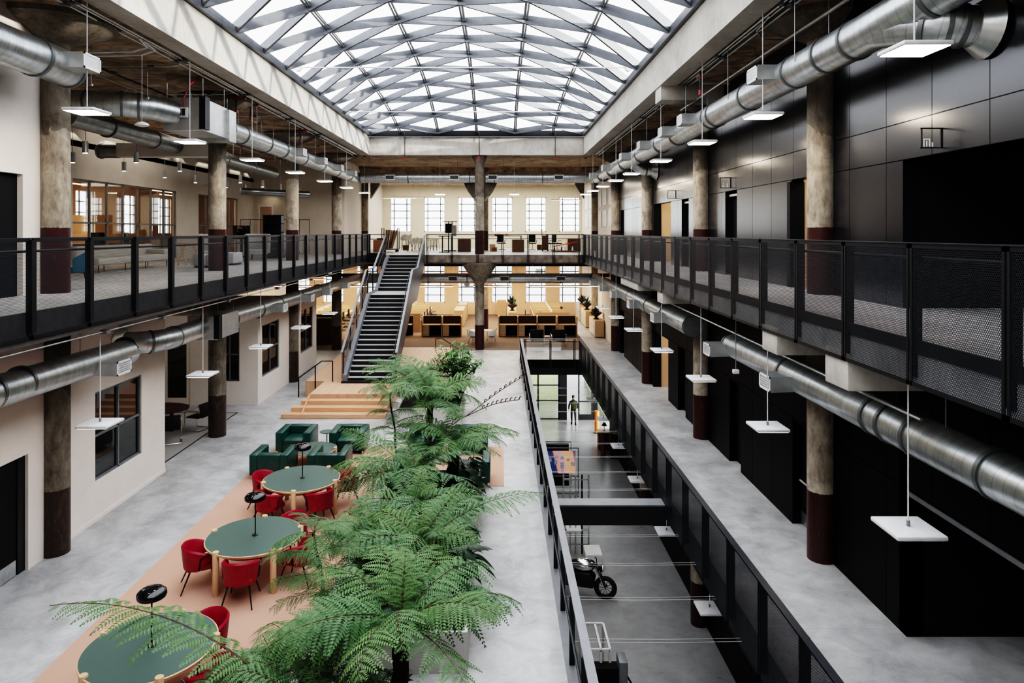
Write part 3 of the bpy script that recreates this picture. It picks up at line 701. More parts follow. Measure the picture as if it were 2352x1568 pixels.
for k, (y, z, n_) in enumerate(((22.9, 11.92, 'nearer'), (30.4, 11.75, 'farther'))):
    t = thing('tie_rod', 'thin pale tie rod spanning the skylight, the %s of two' % n_, 'tie rod', (SC, y, z), 0, 'skylight tie rods')
    MB().cyl((-5.5, 0, 0), (5.5, 0, 0), .022, n=8).build('rod', M['wht_metal'], t)
    for s in (-1, 1):
        MB().cyl((s * 5.55, -.06, 0), (s * 5.55, .06, 0), .13, n=16).box(s * 5.6 - .15, s * 5.6 + .15, -.04, .04, -.05, .05).build('clevis', M['wht_metal'], t)

# ------------------------------------------------------------------ gallery guard rails of perforated steel
def guard(name, lab, X, ys, zt, zb, back, rail_z, floor_z):
    """perforated panels in the plane x = X, posts and handrail on the side back (+1 or -1)"""
    t = thing(name, lab, 'guard rail', (X, (ys[0] + ys[-1]) / 2, floor_z))
    for a, b in zip(ys[:-1], ys[1:]):
        e = .012
        p = MB()
        for q in ((-.001, .001) if zt > 3 else (-.0018, 0, .0018)): p.quad((X + q, a + e, zb), (X + q, b - e, zb), (X + q, b - e, zt), (X + q, a + e, zt))     # plate thickness
        p = p.build('panel', M['perf'], t, world=True)
        fr = MB()
        for y0, y1, z0, z1 in ((a + e, a + e + .04, zb, zt), (b - e - .04, b - e, zb, zt), (a + e, b - e, zt - .05, zt), (a + e, b - e, zb, zb + .05)):
            fr.box(X - .006, X + .006, y0, y1, z0, z1)
        fr.build('panel_frame', M['black'], p)
    for y in ys:
        MB().box(X + back * .03 - .012 * (back < 0) - .0, X + back * .03 + .012 + .07 * 1, y - .05, y + .05, zb + .1, zt - .02).build('post', M['black'], t, world=True)
    MB().box(X - .025, X + .06 * back + .025, ys[0], ys[-1], zt, zt + .012).build('top_rail', M['dsteel'], t, world=True)
    hx = X + back * .13
    MB().cyl((hx, ys[0], rail_z), (hx, ys[-1], rail_z), .021, n=8).build('handrail', M['black'], t, world=True)
    return t
ZT = H - .105
ysR = [6.15 + 1.4487 * k for k in range(-4, 22)]; ysR = [y for y in ysR if y < YB - .1] + [YB]
ysL = [10.166 + 1.448 * k for k in range(-6, 19)]; ysL = [y for y in ysL if y < YB - .1] + [YB]
guard('guard_rail', 'long dark perforated guard rail of the gallery on the charcoal wall side', RX, ysR, ZT - .02, H - 1.70, 1, UP + .92, UP)
guard('guard_rail', 'long dark perforated guard rail of the gallery on the window side', LX, ysL, ZT + .01, H - 1.60, -1, UP + .92, UP)
# open rail along the far edge
t = thing('railing', 'open black steel railing along the far gallery edge beside the stair', 'railing', (0, YB, UP))
px = [-3.85, -2.52, -1.15, .2, 1.57, 2.93, 4.3, 4.5]
for z, h in ((ZT, .04), (ZT - .23, .035), (UP - .42, .05)): MB().box(-3.9, RX, YB - .12, YB - .07, z - h, z).build('rail', M['black'], t, world=True)
for x in px: MB().box(x - .055, x - .02, YB - .13, YB - .07, UP - .45, ZT).box(x + .02, x + .055, YB - .13, YB - .07, UP - .45, ZT).build('post', M['black'], t, world=True)
t = thing('railing', 'short black railing between the window-side guard rail and the stair top', 'railing', (-6.5, YB, UP))
for z in (ZT, ZT - .25): MB().box(LX + .02, -6.12, YB - .12, YB - .07, z - .04, z).build('rail', M['black'], t, world=True)
MB().box(LX + .03, -6.12, YB - .1, YB - .09, UP - .4, UP + .1).build('toe_plate', M['black'], t, world=True)
# guard round the void on the ground floor
t = thing('guard_rail', 'black guard rail with flat grey top bar on the planter side of the void', 'guard rail', (1.1, 18, 0))
ys = [4.3 + 1.4487 * k for k in range(0, 21)]; ys = [y for y in ys if y < VY1 - .6] + [VY1]
for a, b in zip(ys[:-1], ys[1:]): MB().quad((1.14, a + .01, -.3), (1.14, b - .01, -.3), (1.14, b - .01, 1.0), (1.14, a + .01, 1.0)).build('panel', M['perf'], t, world=True)
for y in ys: MB().box(1.04, 1.12, y - .025, y + .025, .0, 1.03).build('post', M['black'], t, world=True)
MB().box(1.06, 1.18, ys[0], ys[-1], 1.03, 1.07).build('top_bar', M['gsteel'], t, world=True)
MB().cyl((1.0, ys[0], .88), (1.0, ys[-1], .88), .02, n=8).build('handrail', M['dsteel'], t, world=True)
ysV = [6.15 + 1.4487 * k for k in range(-2, 21)]; ysV = [y for y in ysV if y < VY1 - .5] + [VY1]
guard('guard_rail', 'dark perforated guard rail on the walkway side of the void', VX1, ysV, 1.06, -.46, 1, .9, 0)
t = thing('guard_rail', 'short glazed guard rail at the far end of the void', 'guard rail', (2.5, VY1, 0))
MB().box(1.15, VX1, VY1 - .03, VY1 + .05, 1.03, 1.07).build('top_bar', M['gsteel'], t, world=True)
MB().cyl((1.2, VY1 + .1, .9), (3.95, VY1 + .1, .9), .02, n=8).build('handrail', M['black'], t, world=True)
for x in (1.32, 2.58, 3.78): MB().box(x - .05, x - .01, VY1 - .03, VY1 + .03, -.4, 1.03).box(x + .01, x + .05, VY1 - .03, VY1 + .03, -.4, 1.03).build('post', M['black'], t, world=True)
MB().box(1.2, 3.95, VY1, VY1 + .01, -.4, 1.0).build('glass_panel', M['glass'], t, world=True)
for k in range(16):
    y = 9.95 + 1.3 * k + (.0 if k < 5 else .12)
    t = thing('cable_pair', 'pair of taut thin steel cables across the void, %s from the near end' % ORD[k], 'cable', (2.57, y, -.34), 0, 'steel cables across the void')
    for q in (0, .09): MB().tube([(-1.43 + 2.86 * i / 8, q, -.02 * math.sin(PI * i / 8)) for i in range(9)], .0035, 5).build('cable', M['wire'], t)

# ------------------------------------------------------------------ oak platform with steps
pl = thing('stepped_platform', 'pale oak platform with four wide steps under the stair', 'platform', (-5, 29, 0))
PZ = .6
for k in range(3):
    y0 = 23.4 + .35 * k; xl = -7.48 + .245 * k
    MB().box(xl, -3.9, y0, y0 + .35 + .02, 0, .15 * (k + 1)).build('step', M['steps'], pl, world=True, bevel=.01, seg=1)
mb = MB().grid('z', [-7.55, -6.75, -3.9, -2.35], [24.45, 26.6, 29.0, 34.4], lambda i, j: (j == 0 and i != 1) or (j == 1 and i == 2), 0.002, PZ)
mb.build('deck', M['deck'], pl, world=True)
MB().prism([(23.38, 0), (23.38, .16), (24.43, .6), (26.62, .6), (26.62, 0)], 'x', -6.79, -6.75).build('side_trim', M['steps'], pl, world=True)
def handrail(lab, pts, posts):
    t = thing('handrail', lab, 'handrail', pts[0])
    MB().tube(pts, .022, 6).build('rail', M['black'], t, world=True)
    for a, b in posts: MB().bar(a, b, .04, .04, up=(0, 1, 0)).build('post', M['black'], t, world=True)
hy = [25.2, 26.3, 27.2]
b0, b1, b2 = G(686, 912, 0), P(725, 892, 26.6), P(764, 876, 26.5)
a0, a1, a2 = P(686, 868, b0.y), P(739, 829, b2.y), P(764, 829, b2.y)
am = a0.lerp(a1, .72)
handrail('black stepped handrail beside the oak steps on the meeting room side', [a0, a1, a2], [((b0.x, b0.y, 0), a0), ((am.x, am.y, .0), am), ((b2.x, b2.y, PZ), a2)])
c0, c1, c2 = P(1001, 777, 34.0), P(1016, 777, 34.0), P(1060, 806, 34.0)
handrail('black sloping handrail at the far side of the oak platform near the big planter', [c0, c1, c2], [((c0.x, 34.0, PZ), c0), ((P(1035, 790, 34).x, 34.0, 0), P(1035, 790, 34))])

# ------------------------------------------------------------------ steel stair
st = thing('staircase', 'straight black steel stair with pale treads rising to the far gallery', 'staircase', (-5, 26.5, PZ))
SX0, SX1 = -5.86, -4.14
prof = []
y = 26.5; z = PZ; rz_ = (UP - PZ) / 28
nos = []
for k in range(28):
    z += rz_
    if k < 17: d = .275
    elif k == 17: d = 2.0
    else: d = .395
    nos.append((y, z, d)); y += d
# k == 17 is the landing
SYT = nos[-1][0]
for k, (yy, zz, d) in enumerate(nos[:-1]):
    nm = 'landing' if k == 17 else 'tread'
    tr = MB().box(SX0, SX1, yy - .02, yy + d + .015, zz - .012, zz).build(nm, M['tread'], st, world=True)
    MB().box(SX0, SX1, yy - .022, yy + .02, zz - rz_, zz - .0125).build('riser', M['black'], tr)
MB().box(SX0, SX1, SYT - .005, SYT + .02, UP - rz_, UP - .03).build('riser', M['black'], st, world=True)
yl0, zl0 = nos[17][0], nos[17][1]; yl1 = yl0 + 2.0
for x, nm in ((SX0 - .17, 'left'), (SX1 + .01, 'right')):
    low = [(26.3, PZ + .02), (yl0 + .1, zl0 - .12), (yl1, zl0 - .12), (SYT - .3, UP - .35)]
    MB().prism([(26.3, PZ + .02), (yl0 + .15, zl0 - .45), (yl1 - .1, zl0 - .45), (SYT - .35, UP - .55), (SYT - .35, UP - .02), (yl1 - .15, zl0 + .06), (yl0 - .15, zl0 + .06), (26.3, PZ + .3)], 'x', x, x + .16).build('stringer', M['gsteel'] if nm == 'left' else M['dsteel'], st, world=True)
# guard plates follow the flights
gp = [(26.25, PZ + .1), (yl0 - .1, zl0 + .0), (yl1 - .2, zl0 + .0), (SYT - .35, UP - .1), (SYT - .35, UP + 1.02), (yl1 - .2, zl0 + 1.12), (yl0 - .1, zl0 + 1.12), (26.25, PZ + 1.15)]
mb = MB(); x = SX1 + .19
mb.prism(gp, 'x', x - .01, x + .01).build('guard_plate', mat('grey_sheet_guard', (.085, .09, .10), .42, .55, c2=(.065, .07, .08)), st, world=True)
x = SX0 - .19
MB().prism(gp, 'x', x - .003, x + .003).build('guard_plate', M['perf'], st, world=True)
for x in (SX0 - .19, SX1 + .19):
    top = [(26.25, PZ + 1.16), (yl0 - .1, zl0 + 1.13), (yl1 - .2, zl0 + 1.13), (SYT - .35, UP + 1.03)]
    mb = MB()
    for a, b in zip(top[:-1], top[1:]): mb.bar((x, a[0], a[1]), (x, b[0], b[1]), .09, .03)
    mb.build('top_rail', M['gsteel'], st, world=True)
    sx = 1 if x < -5 else -1
    hp = [(x + sx * .13, a[0], a[1] - .16) for a in top]
    MB().tube(hp, .021, 8).build('handrail', M['dsteel'], st, world=True)
    for q in range(9):
        yy = 26.4 + (SYT - 26.9) * q / 8
        for a, b in zip(top[:-1], top[1:]):
            if a[0] <= yy <= b[0]:
                zz = a[1] + (b[1] - a[1]) * (yy - a[0]) / (b[0] - a[0])
                MB().box(x + sx * .02, x + sx * .05, yy - .05, yy + .05, zz - 1.12, zz - .02).build('post', M['black'], st, world=True); break
MB().box(SX0 - .2, SX1 + .2, 26.2, 26.5, PZ, PZ + .07).build('base_plate', M['black'], st, world=True)

# ------------------------------------------------------------------ ventilation ducts
def arc(c, r, a0, a1, n=7):
    return [Vector((c[0] + r * math.cos(math.radians(a0 + (a1 - a0) * i / n)), c[1] + r * math.sin(math.radians(a0 + (a1 - a0) * i / n)), c[2])) for i in range(n + 1)]
def duct(lab, pts, r, flanges=(), m='duct', boots=(), boot_dir=1, hang=None):
    """flanges: y (or x) stations of the joint rings along straight runs; boots: stations of the side outlets"""
    pts = [Vector(p) for p in pts]
    t = thing('hanging_air_duct', lab, 'duct', pts[len(pts) // 2])
    MB().tube(pts, r, 28).build('duct_run', M[m], t, world=True, smooth=True)
    for (p, d) in flanges:
        p, d = Vector(p), Vector(d).normalized()
        MB().tube([p - d * .03, p + d * .03], r + .022, 28).build('joint_ring', M['ring'], t, world=True, smooth=True)
    for (p, d) in boots:
        p, d = Vector(p), Vector(d).normalized(); u = Vector((0, 0, 1)); s = d.cross(u)
        def pt(a, b, c): return p + d * a + s * b + u * c
        w, h, L = .26, .14, r + .36
        vs = [pt(r * .5, -w, -h * .9), pt(r * .5, w, -h * .9), pt(r * .5, w, h), pt(r * .5, -w, h), pt(L, -w, -h), pt(L, w, -h), pt(L, w, h), pt(L, -w, h)]
        b = MB().add(vs, [(0, 1, 2, 3), (4, 7, 6, 5), (0, 4, 5, 1), (1, 5, 6, 2), (2, 6, 7, 3), (3, 7, 4, 0)]).build('outlet_box', M['silver'], t, world=True)
        gr = MB()
        for (b0_, b1_, c0_, c1_) in ((-w, -w + .04, -h, h), (w - .04, w, -h, h), (-w, w, -h, -h + .035), (-w, w, h - .035, h)):
            vs = [pt(L + e, bb, cc) for e in (.0, .012) for cc in (c0_, c1_) for bb in (b0_, b1_)]
            gr.add(vs, [(0, 1, 3, 2), (4, 6, 7, 5), (0, 4, 5, 1), (2, 3, 7, 6), (0, 2, 6, 4), (1, 5, 7, 3)])
        for q in range(1, 7):
            c_ = -h + 2 * h * q / 7
            gr.quad(pt(L + .004, -w, c_ - .012), pt(L + .004, w, c_ - .012), pt(L + .008, w, c_ + .012), pt(L + .008, -w, c_ + .012))
        gr.build('grille', M['wht_metal'], b)
    if hang:
        for (x, y, z0, z1) in hang: MB().cyl((x, y, z0), (x, y, z1), .008, n=6).build('hanger_rod', M['wire'], t, world=True)
    return t
DY = (0, 1, 0); DX = (1, 0, 0)
UXL, UXR, UZ, DZ_ = -8.1, 5.5, 9.46, 3.76
# charcoal side, upper
ys = [11.4, 12.6, 14.9, 17.2, 17.6, 20.9, 23.0, 26.2, 29.6, 33.0, 36.0]
duct('large galvanised duct along the gallery before the upper charcoal wall', [(6.9, 5.0, 10.15), (6.15, 7.5, 9.80), (5.85, 8.6, 9.60), (5.62, 9.35, 9.45), (5.52, 9.9, 9.38), (5.5, 10.3, 9.36), (5.5, 20, 9.38), (5.48, 38.3, UZ)], .30,
     [((5.5, y, 9.37), DY) for y in ys] + [((5.72, 9.0, 9.53), (-.3, 1, -.2)), ((5.9, 8.4, 9.63), (-.3, 1, -.2)), ((6.1, 7.7, 9.77), (-.3, 1, -.18)), ((5.5, 10.5, 9.36), DY)],
     boots=[((5.5, y, 9.4), (-1, 0, 0)) for y in (13.05, 18.3, 20.5, 23.7, 27.2, 32.0, 36.4)],
     hang=[(5.5 + .3 * s, y, 9.4, CZ) for y in (12, 15.5, 19, 24, 29, 34) for s in (-1, 1)])
t = duct('short flared branch duct entering the charcoal wall near the ceiling', [(5.52, 9.9, 9.34), (5.68, 9.4, 9.24), (5.95, 9.12, 9.16), (6.2, 9.03, 9.12), (6.44, 9.0, 9.1)], .27, [((5.8, 9.26, 9.2), (.6, -.6, -.2)), ((5.98, 9.11, 9.15), (.8, -.3, -.1)), ((6.12, 9.05, 9.13), (.9, -.2, -.1))])
MB().tube([(6.24, 9.02, 9.12), (6.44, 9.0, 9.1)], [.28, .42], 28).build('flared_collar', M['galv'], t, world=True, smooth=True)
t = duct('small branch duct with flared collar behind the far stretch of the upper duct', [(5.5, 27.9, 9.2), (5.9, 27.9, 8.95), (6.3, 27.9, 8.95)], .24, [((6.0, 27.9, 8.95), DX)])
MB().tube([(6.2, 27.9, 8.95), (6.42, 27.9, 8.95)], [.25, .42], 24).build('flared_collar', M['galv'], t, world=True, smooth=True)
# far cross duct, upper
for x0, x1, lab, bx_ in ((-8.3, -1.35, 'window side of the mid-aisle column', (-6.1, -2.5)), (-.75, 5.6, 'charcoal side of the mid-aisle column', (-.35, 3.3))):
    duct('galvanised duct across the far end above the gallery, ' + lab, [(x0, 38.5, UZ), (x1, 38.5, UZ)], .29, [((x, 38.5, UZ), DX) for x in ((x0 + .5, x0 + 3.2, x1 - .3))],
         hang=[(x, 38.5, UZ, CZ) for x in (x0 + 1, x1 - 1)])
    for x in bx_:
        pass
def face_grille(x, y, z, lab):
    t = thing('air_vent', lab, 'vent', (x, y, z), 0, 'vents on the far ducts')
    f = MB()
    for b in ((-.27, -.22, -.15, .15), (.22, .27, -.15, .15), (-.22, .22, -.15, -.10), (-.22, .22, .10, .15)): f.box(b[0], b[1], -.05, .12, b[2], b[3])
    f.build('frame', M['wht_metal'], t)
    g = MB()
    for q in range(7): g.box(-.22, .22, -.02, .0, -.1 + .2 * q / 7, -.1 + .2 * q / 7 + .012)
    g.box(-.22, .22, .02, .1, -.1, .1); g.build('louvre', M['gsteel'], t)
for k, x in enumerate((-6.1, -2.5, -.35, 3.35)): face_grille(x, 38.5 - .33, UZ, 'white framed vent on the upper far duct, %s from the window side' % ORD[k])
# window side, upper
bt = [((UXL, y, UZ), DX) for y in (26.2, 29.4, 32.5, 35.6)]
duct('galvanised duct along the window-side gallery from the air handling box to the far corner', [(UXL, 19.9, UZ), (UXL, 38.6, UZ)], .29,
     [((UXL, y, UZ), DY) for y in (20.3, 21.4, 23.6, 25.4, 28, 30.9, 33.8, 36.6)], boots=bt, hang=[(UXL + s * .3, y, UZ, CZ) for y in (22, 25.4, 29, 33, 36.5) for s in (-1, 1)])
duct('big galvanised duct above the near white wall on the gallery, closed end toward the stair', [(UXL, 4, UZ), (UXL, 12.9, UZ)], .33,
     [((UXL, y, UZ), DY) for y in (8.2, 11.9, 12.85)], boots=[((UXL + .05, 12.35, UZ), DX)], hang=[(UXL, 11, UZ, CZ)])
ap = [(-14, 17.0, 9.62), (-10.1, 17.0, 9.62)] + [tuple(v) for v in arc((-9.8, 18.0, 9.6), 1.0, 270, 335, 6)]
duct('bright galvanised elbow duct curving into the air handling box on the gallery', ap + [(-8.6, 18.1, 9.55)], .31, [((x, 17, 9.62), DX) for x in (-11.4, -10.2)] + [((v[0], v[1], v[2]), (1, .5, 0)) for v in ap[4:8:2]])
bxt = thing('hanging_air_handler', 'silver air handling box with filter slot hung over the window-side gallery', 'air handler', (UXL - .1, 18.9, UZ))
MB().box(UXL - .75, UXL + .3, 18.0, 19.6, 9.08, 9.95).build('casing', M['silver'], bxt, world=True, bevel=.012, seg=1)
MB().box(UXL + .2, UXL + .36, 17.99, 18.28, 9.12, 9.98).build('filter_slot', M['black'], bxt, world=True)
MB().box(UXL - .5, UXL + .4, 19.5, 20.0, 9.0, 9.9).build('outlet_plenum', M['galv'], bxt, world=True)
cb = MB().box(UXL - .35, UXL - .1, 17.92, 18.0, 9.42, 9.68).build('control_box', M['wht_metal'], bxt, world=True)
MB().box(UXL - .31, UXL - .24, 17.91, 17.92, 9.46, 9.64).box(UXL - .22, UXL - .14, 17.91, 17.92, 9.46, 9.64).build('switch_cover', M['dsteel'], cb)
for x in (UXL - .7, UXL + .25):
    for y in (18.1, 19.5): MB().cyl((x, y, 9.9), (x, y, CZ), .01, n=6).build('hanger_rod', M['wire'], bxt, world=True)
MB().tube([(UXL - .2, 17.95, 9.66), (UXL - .18, 17.9, 9.9), (UXL - .1, 18.1, 10.3), (UXL, 18.5, CZ)], .02, 6).build('red_hose', M['red_paint'], bxt, world=True)
duct('dull lower duct running behind the columns over the lounge', [(-10.9, 17.2, 9.35), (-10.9, 33, 9.25)], .27, [((-10.9, y, 9.32), DY) for y in (19, 21.5, 24, 27, 30)], m='duct_dk', hang=[(-10.9, y, 9.3, CZ) for y in (18, 23, 28)])
t = duct('rectangular branch with round collar over the lounge', [(-13.6, 23.2, 9.15), (-12.9, 23.2, 9.15)], .24, [((-13.5, 23.2, 9.15), DX)], m='duct_dk')
MB().box(-12.9, -9.8, 23.0, 23.5, 8.95, 9.4).build('rectangular_run', M['tan'], t, world=True)
duct('small dark duct near the far lounge wall', [(-12.3, 32.5, 8.35), (-9.6, 34.5, 8.3)], .16, [], m='duct_dk', hang=[(-11, 33.5, 8.3, CZ)])
# window side, ground floor
duct('galvanised duct hung below the window-side gallery, near length with closed end', [(-8.15, 4, 3.86), (-8.1, 14.9, 3.80)], .27, [((-8.13, y, 3.84), DY) for y in (10.9, 11.6, 14.85)],
     boots=[((-8.1, 13.6, 3.72), DX)], hang=[(-8.1, 9, 3.8, 4.77), (-8.1, 13.2, 3.8, 4.77)])
ap = [(-8.9, 16.0, 3.76), (-8.75, 16.1, 3.76)] + [tuple(v) for v in arc((-8.9, 17.0, 3.76), .8, 285, 360, 6)]
t = duct('galvanised elbow duct leaving the white wall with a round flange under the gallery', [(-9.3, 16.1, 3.76), (-8.9, 16.12, 3.76)] + [tuple(v) for v in arc((-8.85, 16.9, 3.78), .75, 275, 355, 6)] + [(-8.1, 18.5, 3.80)], .26,
         [((-8.35, 16.35, 3.77), (1, 1, 0)), ((-8.12, 17.0, 3.78), DY)])
MB().tube([(-8.92, 16.12, 3.76), (-8.8, 16.12, 3.76)], [.42, .28], 24).build('flared_collar', M['galv'], t, world=True, smooth=True)
bxt = thing('hanging_air_handler', 'galvanised air handling box hung below the window-side gallery', 'air handler', (-8.0, 19.3, 3.8))
MB().box(-8.45, -7.62, 18.5, 20.0, 3.48, 4.12).build('casing', M['silver'], bxt, world=True, bevel=.012, seg=1)
MB().box(-7.72, -7.58, 18.48, 18.7, 3.5, 4.14).build('filter_slot', M['black'], bxt, world=True)
cb = MB().box(-8.2, -8.0, 18.42, 18.5, 3.72, 3.92).build('control_box', M['wht_metal'], bxt, world=True)
MB().box(-8.18, -8.11, 18.41, 18.42, 3.75, 3.89).box(-8.09, -8.02, 18.41, 18.42, 3.75, 3.89).build('switch_cover', M['dsteel'], cb)
MB().tube([(-8.05, 18.45, 3.92), (-8.0, 18.3, 4.1), (-7.95, 18.6, 4.4), (-7.9, 18.9, 4.77)], .02, 6).build('red_hose', M['red_paint'], bxt, world=True)
for x in (-8.4, -7.7): MB().cyl((x, 18.7, 4.1), (x, 18.7, 4.77), .01, n=6).cyl((x, 19.8, 4.1), (x, 19.8, 4.77), .01, n=6).build('hanger_rod', M['wire'], bxt, world=True)
duct('galvanised duct below the window-side gallery from the air handling box to the far end', [(-8.1, 20.0, 3.85), (-8.1, 26, 3.78), (-8.0, 38.8, 3.76)], .26, [((-8.1, y, 3.79), DY) for y in (20.6, 22.9, 24.9, 27.5, 30.5, 33.6, 36)],
     boots=[((-8.1, y, 3.76), DX) for y in (23.9, 27.4, 30.4, 34.0)], hang=[(-8.1, y, 3.8, 4.77) for y in (22, 26, 30, 34)])
# charcoal side, ground floor
duct('galvanised duct below the charcoal-side gallery, far length with round closed end', [(5.5, 19.3, 3.72), (5.48, 38.8, 3.76)], .29, [((5.5, y, 3.73), DY) for y in (19.35, 22.2, 24.6, 28, 31.5, 35)],
     boots=[((5.5, y, 3.7), (-1, 0, 0)) for y in (21.6, 25.6, 29.6, 33.0, 36.3)], hang=[(5.5, y, 3.8, 4.77) for y in (20.5, 25, 30, 35)])
duct('galvanised duct below the charcoal-side gallery, near length', [(5.5, 4.0, 3.72), (5.5, 16.1, 3.74)], .27, [((5.5, y, 3.73), DY) for y in (7.5, 8.9, 9.5, 9.9, 12.9, 16.05)],
     boots=[((5.5, y, 3.66), (-1, 0, 0)) for y in (12.5, 16.0)], hang=[(5.5, y, 3.8, 4.77) for y in (8.4, 10.6, 13.6)])
duct('galvanised duct across the far end below the gallery', [(-7.9, 38.8, 3.76), (5.5, 38.8, 3.76)], .26, [((x, 38.8, 3.76), DX) for x in (-4, -1.8, .6, 3.5, 5.2)], hang=[(x, 38.8, 3.9, 4.77) for x in (-3, 1, 4.5)])
for k, x in enumerate((-2.6, .32, 3.5)): face_grille(x, 38.8 - .3, 3.78, 'white framed vent on the lower far duct, %s from the window side' % ORD[k])

# ------------------------------------------------------------------ square pendant lights
def make_pendant(rod, lm):
    t = thing('pendant_light', '', 'pendant light', (0, 0, 0))
    MB().box(-.29, .29, -.29, .29, 0, .055).build('housing', M['wht_metal'], t, bevel=.018, seg=2)
    MB().box(-.26, .26, -.26, .26, -.006, 0).build('diffuser', M[lm], t)
    MB().cyl((0, 0, .05), (0, 0, rod), .009, n=8).build('rod', M['wht_metal'], t)
    MB().cyl((0, 0, .05), (0, 0, .12), .02, n=8).build('socket', M['gsteel'], t)
    MB().box(-.06, .06, -.06, .06, rod - .05, rod).build('canopy', M['gsteel'], t)
    return t
pu, pg_, pb = make_pendant(CZ - 8.56, 'lamp_on'), make_pendant(4.77 - 2.9, 'lamp_mid'), make_pendant(-.62 + 2.1, 'lamp_low')
def place(proto, loc, lab, grp, first):
    if first: proto.location = loc; proto['label'] = lab; proto['group'] = grp
    else: dup(proto, loc, 0, lab, grp)
f1 = True
for k, x in enumerate((2100, 1752, 1613, 1518, 1451, 1415, 1385, 1362)):
    place(pu, (4.95, YX(x, 4.95), 8.56), 'lit square pendant light beside the upper charcoal-side duct, %s from the near end' % ORD[k], 'upper pendants on the charcoal side', f1); f1 = False
for k, x in enumerate((200, 436, 579, 678, 746, 796, 837)):
    place(pu, (-7.45, YX(x, -7.45), 8.56), 'lit square pendant light over the window-side gallery, %s from the near end' % ORD[k], 'upper pendants on the window side', False)
for k, x in enumerate((-3.3, .86, 4.85)):
    place(pu, (x, 38.0 + .2, 8.5), 'lit square pendant light over the far gallery edge, %s from the stair' % ORD[k], 'upper pendants at the far edge', False)
f1 = True
for k, x in enumerate((2086, 1763, 1610, 1520, 1455, 1415, 1384)):
    place(pg_, (4.8, YX(x, 4.8), 2.9), 'square pendant light with white top over the walkway, %s from the near end' % ORD[k], 'pendants over the walkway', f1); f1 = False
for k, x in enumerate((230, 466, 599, 691, 758)):
    place(pg_, (-7.25, YX(x, -7.25), 2.9), 'square pendant light with white top by the white rooms, %s from the near end' % ORD[k], 'pendants by the white rooms', False)
f1 = True
for k, x in enumerate((1630, 1531, 1464, 1421, 1386, 1361)):
    place(pb, (4.75, YX(x, 4.75), -2.1), 'square pendant light below the walkway in the basement, %s from the near end' % ORD[k], 'pendants in the basement', f1); f1 = False
# grey cylinder downlights over the lounge
t0 = None
for r, (x, pxs) in enumerate(((-11.25, (196, 313, 413, 485, 552, 603, 644, 687)), (-13.2, (167, 285, 378.6, 449, 520, 563, 608, 640, 715)))):
    for k, q in enumerate(pxs):
        lab = 'small grey cylinder pendant in the %s row over the lounge, %s from the near end' % (('nearer', 'farther')[r], ORD[k]); loc = (x, min(YX(q, x), 39.4), 8.55)
        if t0 is None:
            t0 = thing('cylinder_pendant', lab, 'pendant light', loc, 0, 'cylinder pendants over the lounge')
            MB().cyl((0, 0, 0), (0, 0, .32), .075, n=16).build('shade', M['galv'], t0, smooth=True)
            MB().cyl((0, 0, .32), (0, 0, CZ - 8.55), .008, n=6).build('rod', M['wire'], t0)
            MB().cyl((0, 0, .005), (0, 0, -.004), .06, n=16).build('lamp', M['lamp_on'], t0)
        else: dup(t0, loc, 0, lab)
# dark linear lights over the far desks
t0 = None
for r, y in enumerate((43.5, 47.5)):
    for k, x in enumerate((-13.2, -9.6, -4.1, -.45, 3.15, 6.0 - .8)):
        lab = 'dark linear pendant over the far ground floor desks, %s row, %s from the window side' % (('nearer', 'farther')[r], ORD[k])
        loc = (x, y, 3.1 if r else 2.95)
        if t0 is None:
            t0 = thing('linear_pendant', lab, 'pendant light', loc, 0, 'dark linear pendants over the far desks')
            MB().box(-1.2, 1.2, -.03, .03, 0, .07).build('housing', M['walnut'], t0)
            MB().box(-1.18, 1.18, -.025, .025, -.006, 0).build('diffuser', M['lamp_on'], t0)
            for q in (-1, 1): MB().cyl((q, 0, .07), (q, 0, 1.65), .006, n=5).build('cable', M['wire'], t0)
        else: dup(t0, loc, 0, lab)
for k, (x, y, w) in enumerate(((-6.9, 47.5, 2.3), (-6.0, 44.6, 2.2), (4.5, 46, 2.0))):
    t = thing('linear_pendant', 'glowing linear pendant before the upper windows, %s from the stair' % ORD[k], 'pendant light', (x, y, 8.75 - .1 * k))
    MB().box(-w / 2, w / 2, -.03, .03, 0, .05).build('housing', M['wht_metal'], t); MB().box(-w / 2, w / 2, -.025, .025, -.01, 0).build('diffuser', M['strip_on'], t)
    for q in (-.8, .8): MB().cyl((q, 0, .05), (q, 0, 1.9), .006, n=5).build('cable', M['wire'], t)

# ------------------------------------------------------------------ conduits, pipes, sprinklers
def pipe(name, lab, pts, r, m, cat='pipe', clamps=(), grp=None):
    t = thing(name, lab, cat, pts[0], 0, grp)
    MB().tube(pts, r, 8).build('pipe_run', m, t, world=True, smooth=True)
    for p in clamps: MB().box(p[0] - .06, p[0] + .06, p[1] - .06, p[1] + .06, p[2] - .02, p[2] + .05).build('clamp', M['gsteel'], t, world=True)
for k, (dx, z) in enumerate(((0, 0), (.09, 0), (.2, .04))):
    pipe('ceiling_conduit', 'thin steel conduit along the ceiling on the window side, %s from the opening' % ORD[k], [(-7.62 - dx, 2, CZ - .06 - z), (-7.62 - dx, 36.5, CZ - .06 - z)], .022, M['galv'], 'conduit', [(-7.62 - dx, y, CZ - .08 - z) for y in (8, 12.3, 16.5, 20.6, 25, 29)], 'ceiling conduits on the window side')
    pipe('ceiling_conduit', 'thin steel conduit along the ceiling on the charcoal wall side, %s from the opening' % ORD[k], [(5.15 + dx, 2, CZ - .06 - z), (5.15 + dx, 36.5, CZ - .06 - z)], .022, M['galv'], 'conduit', [(5.15 + dx, y, CZ - .08 - z) for y in (7.9, 12.4, 16.1, 20.2, 24.7)], 'ceiling conduits on the charcoal side')
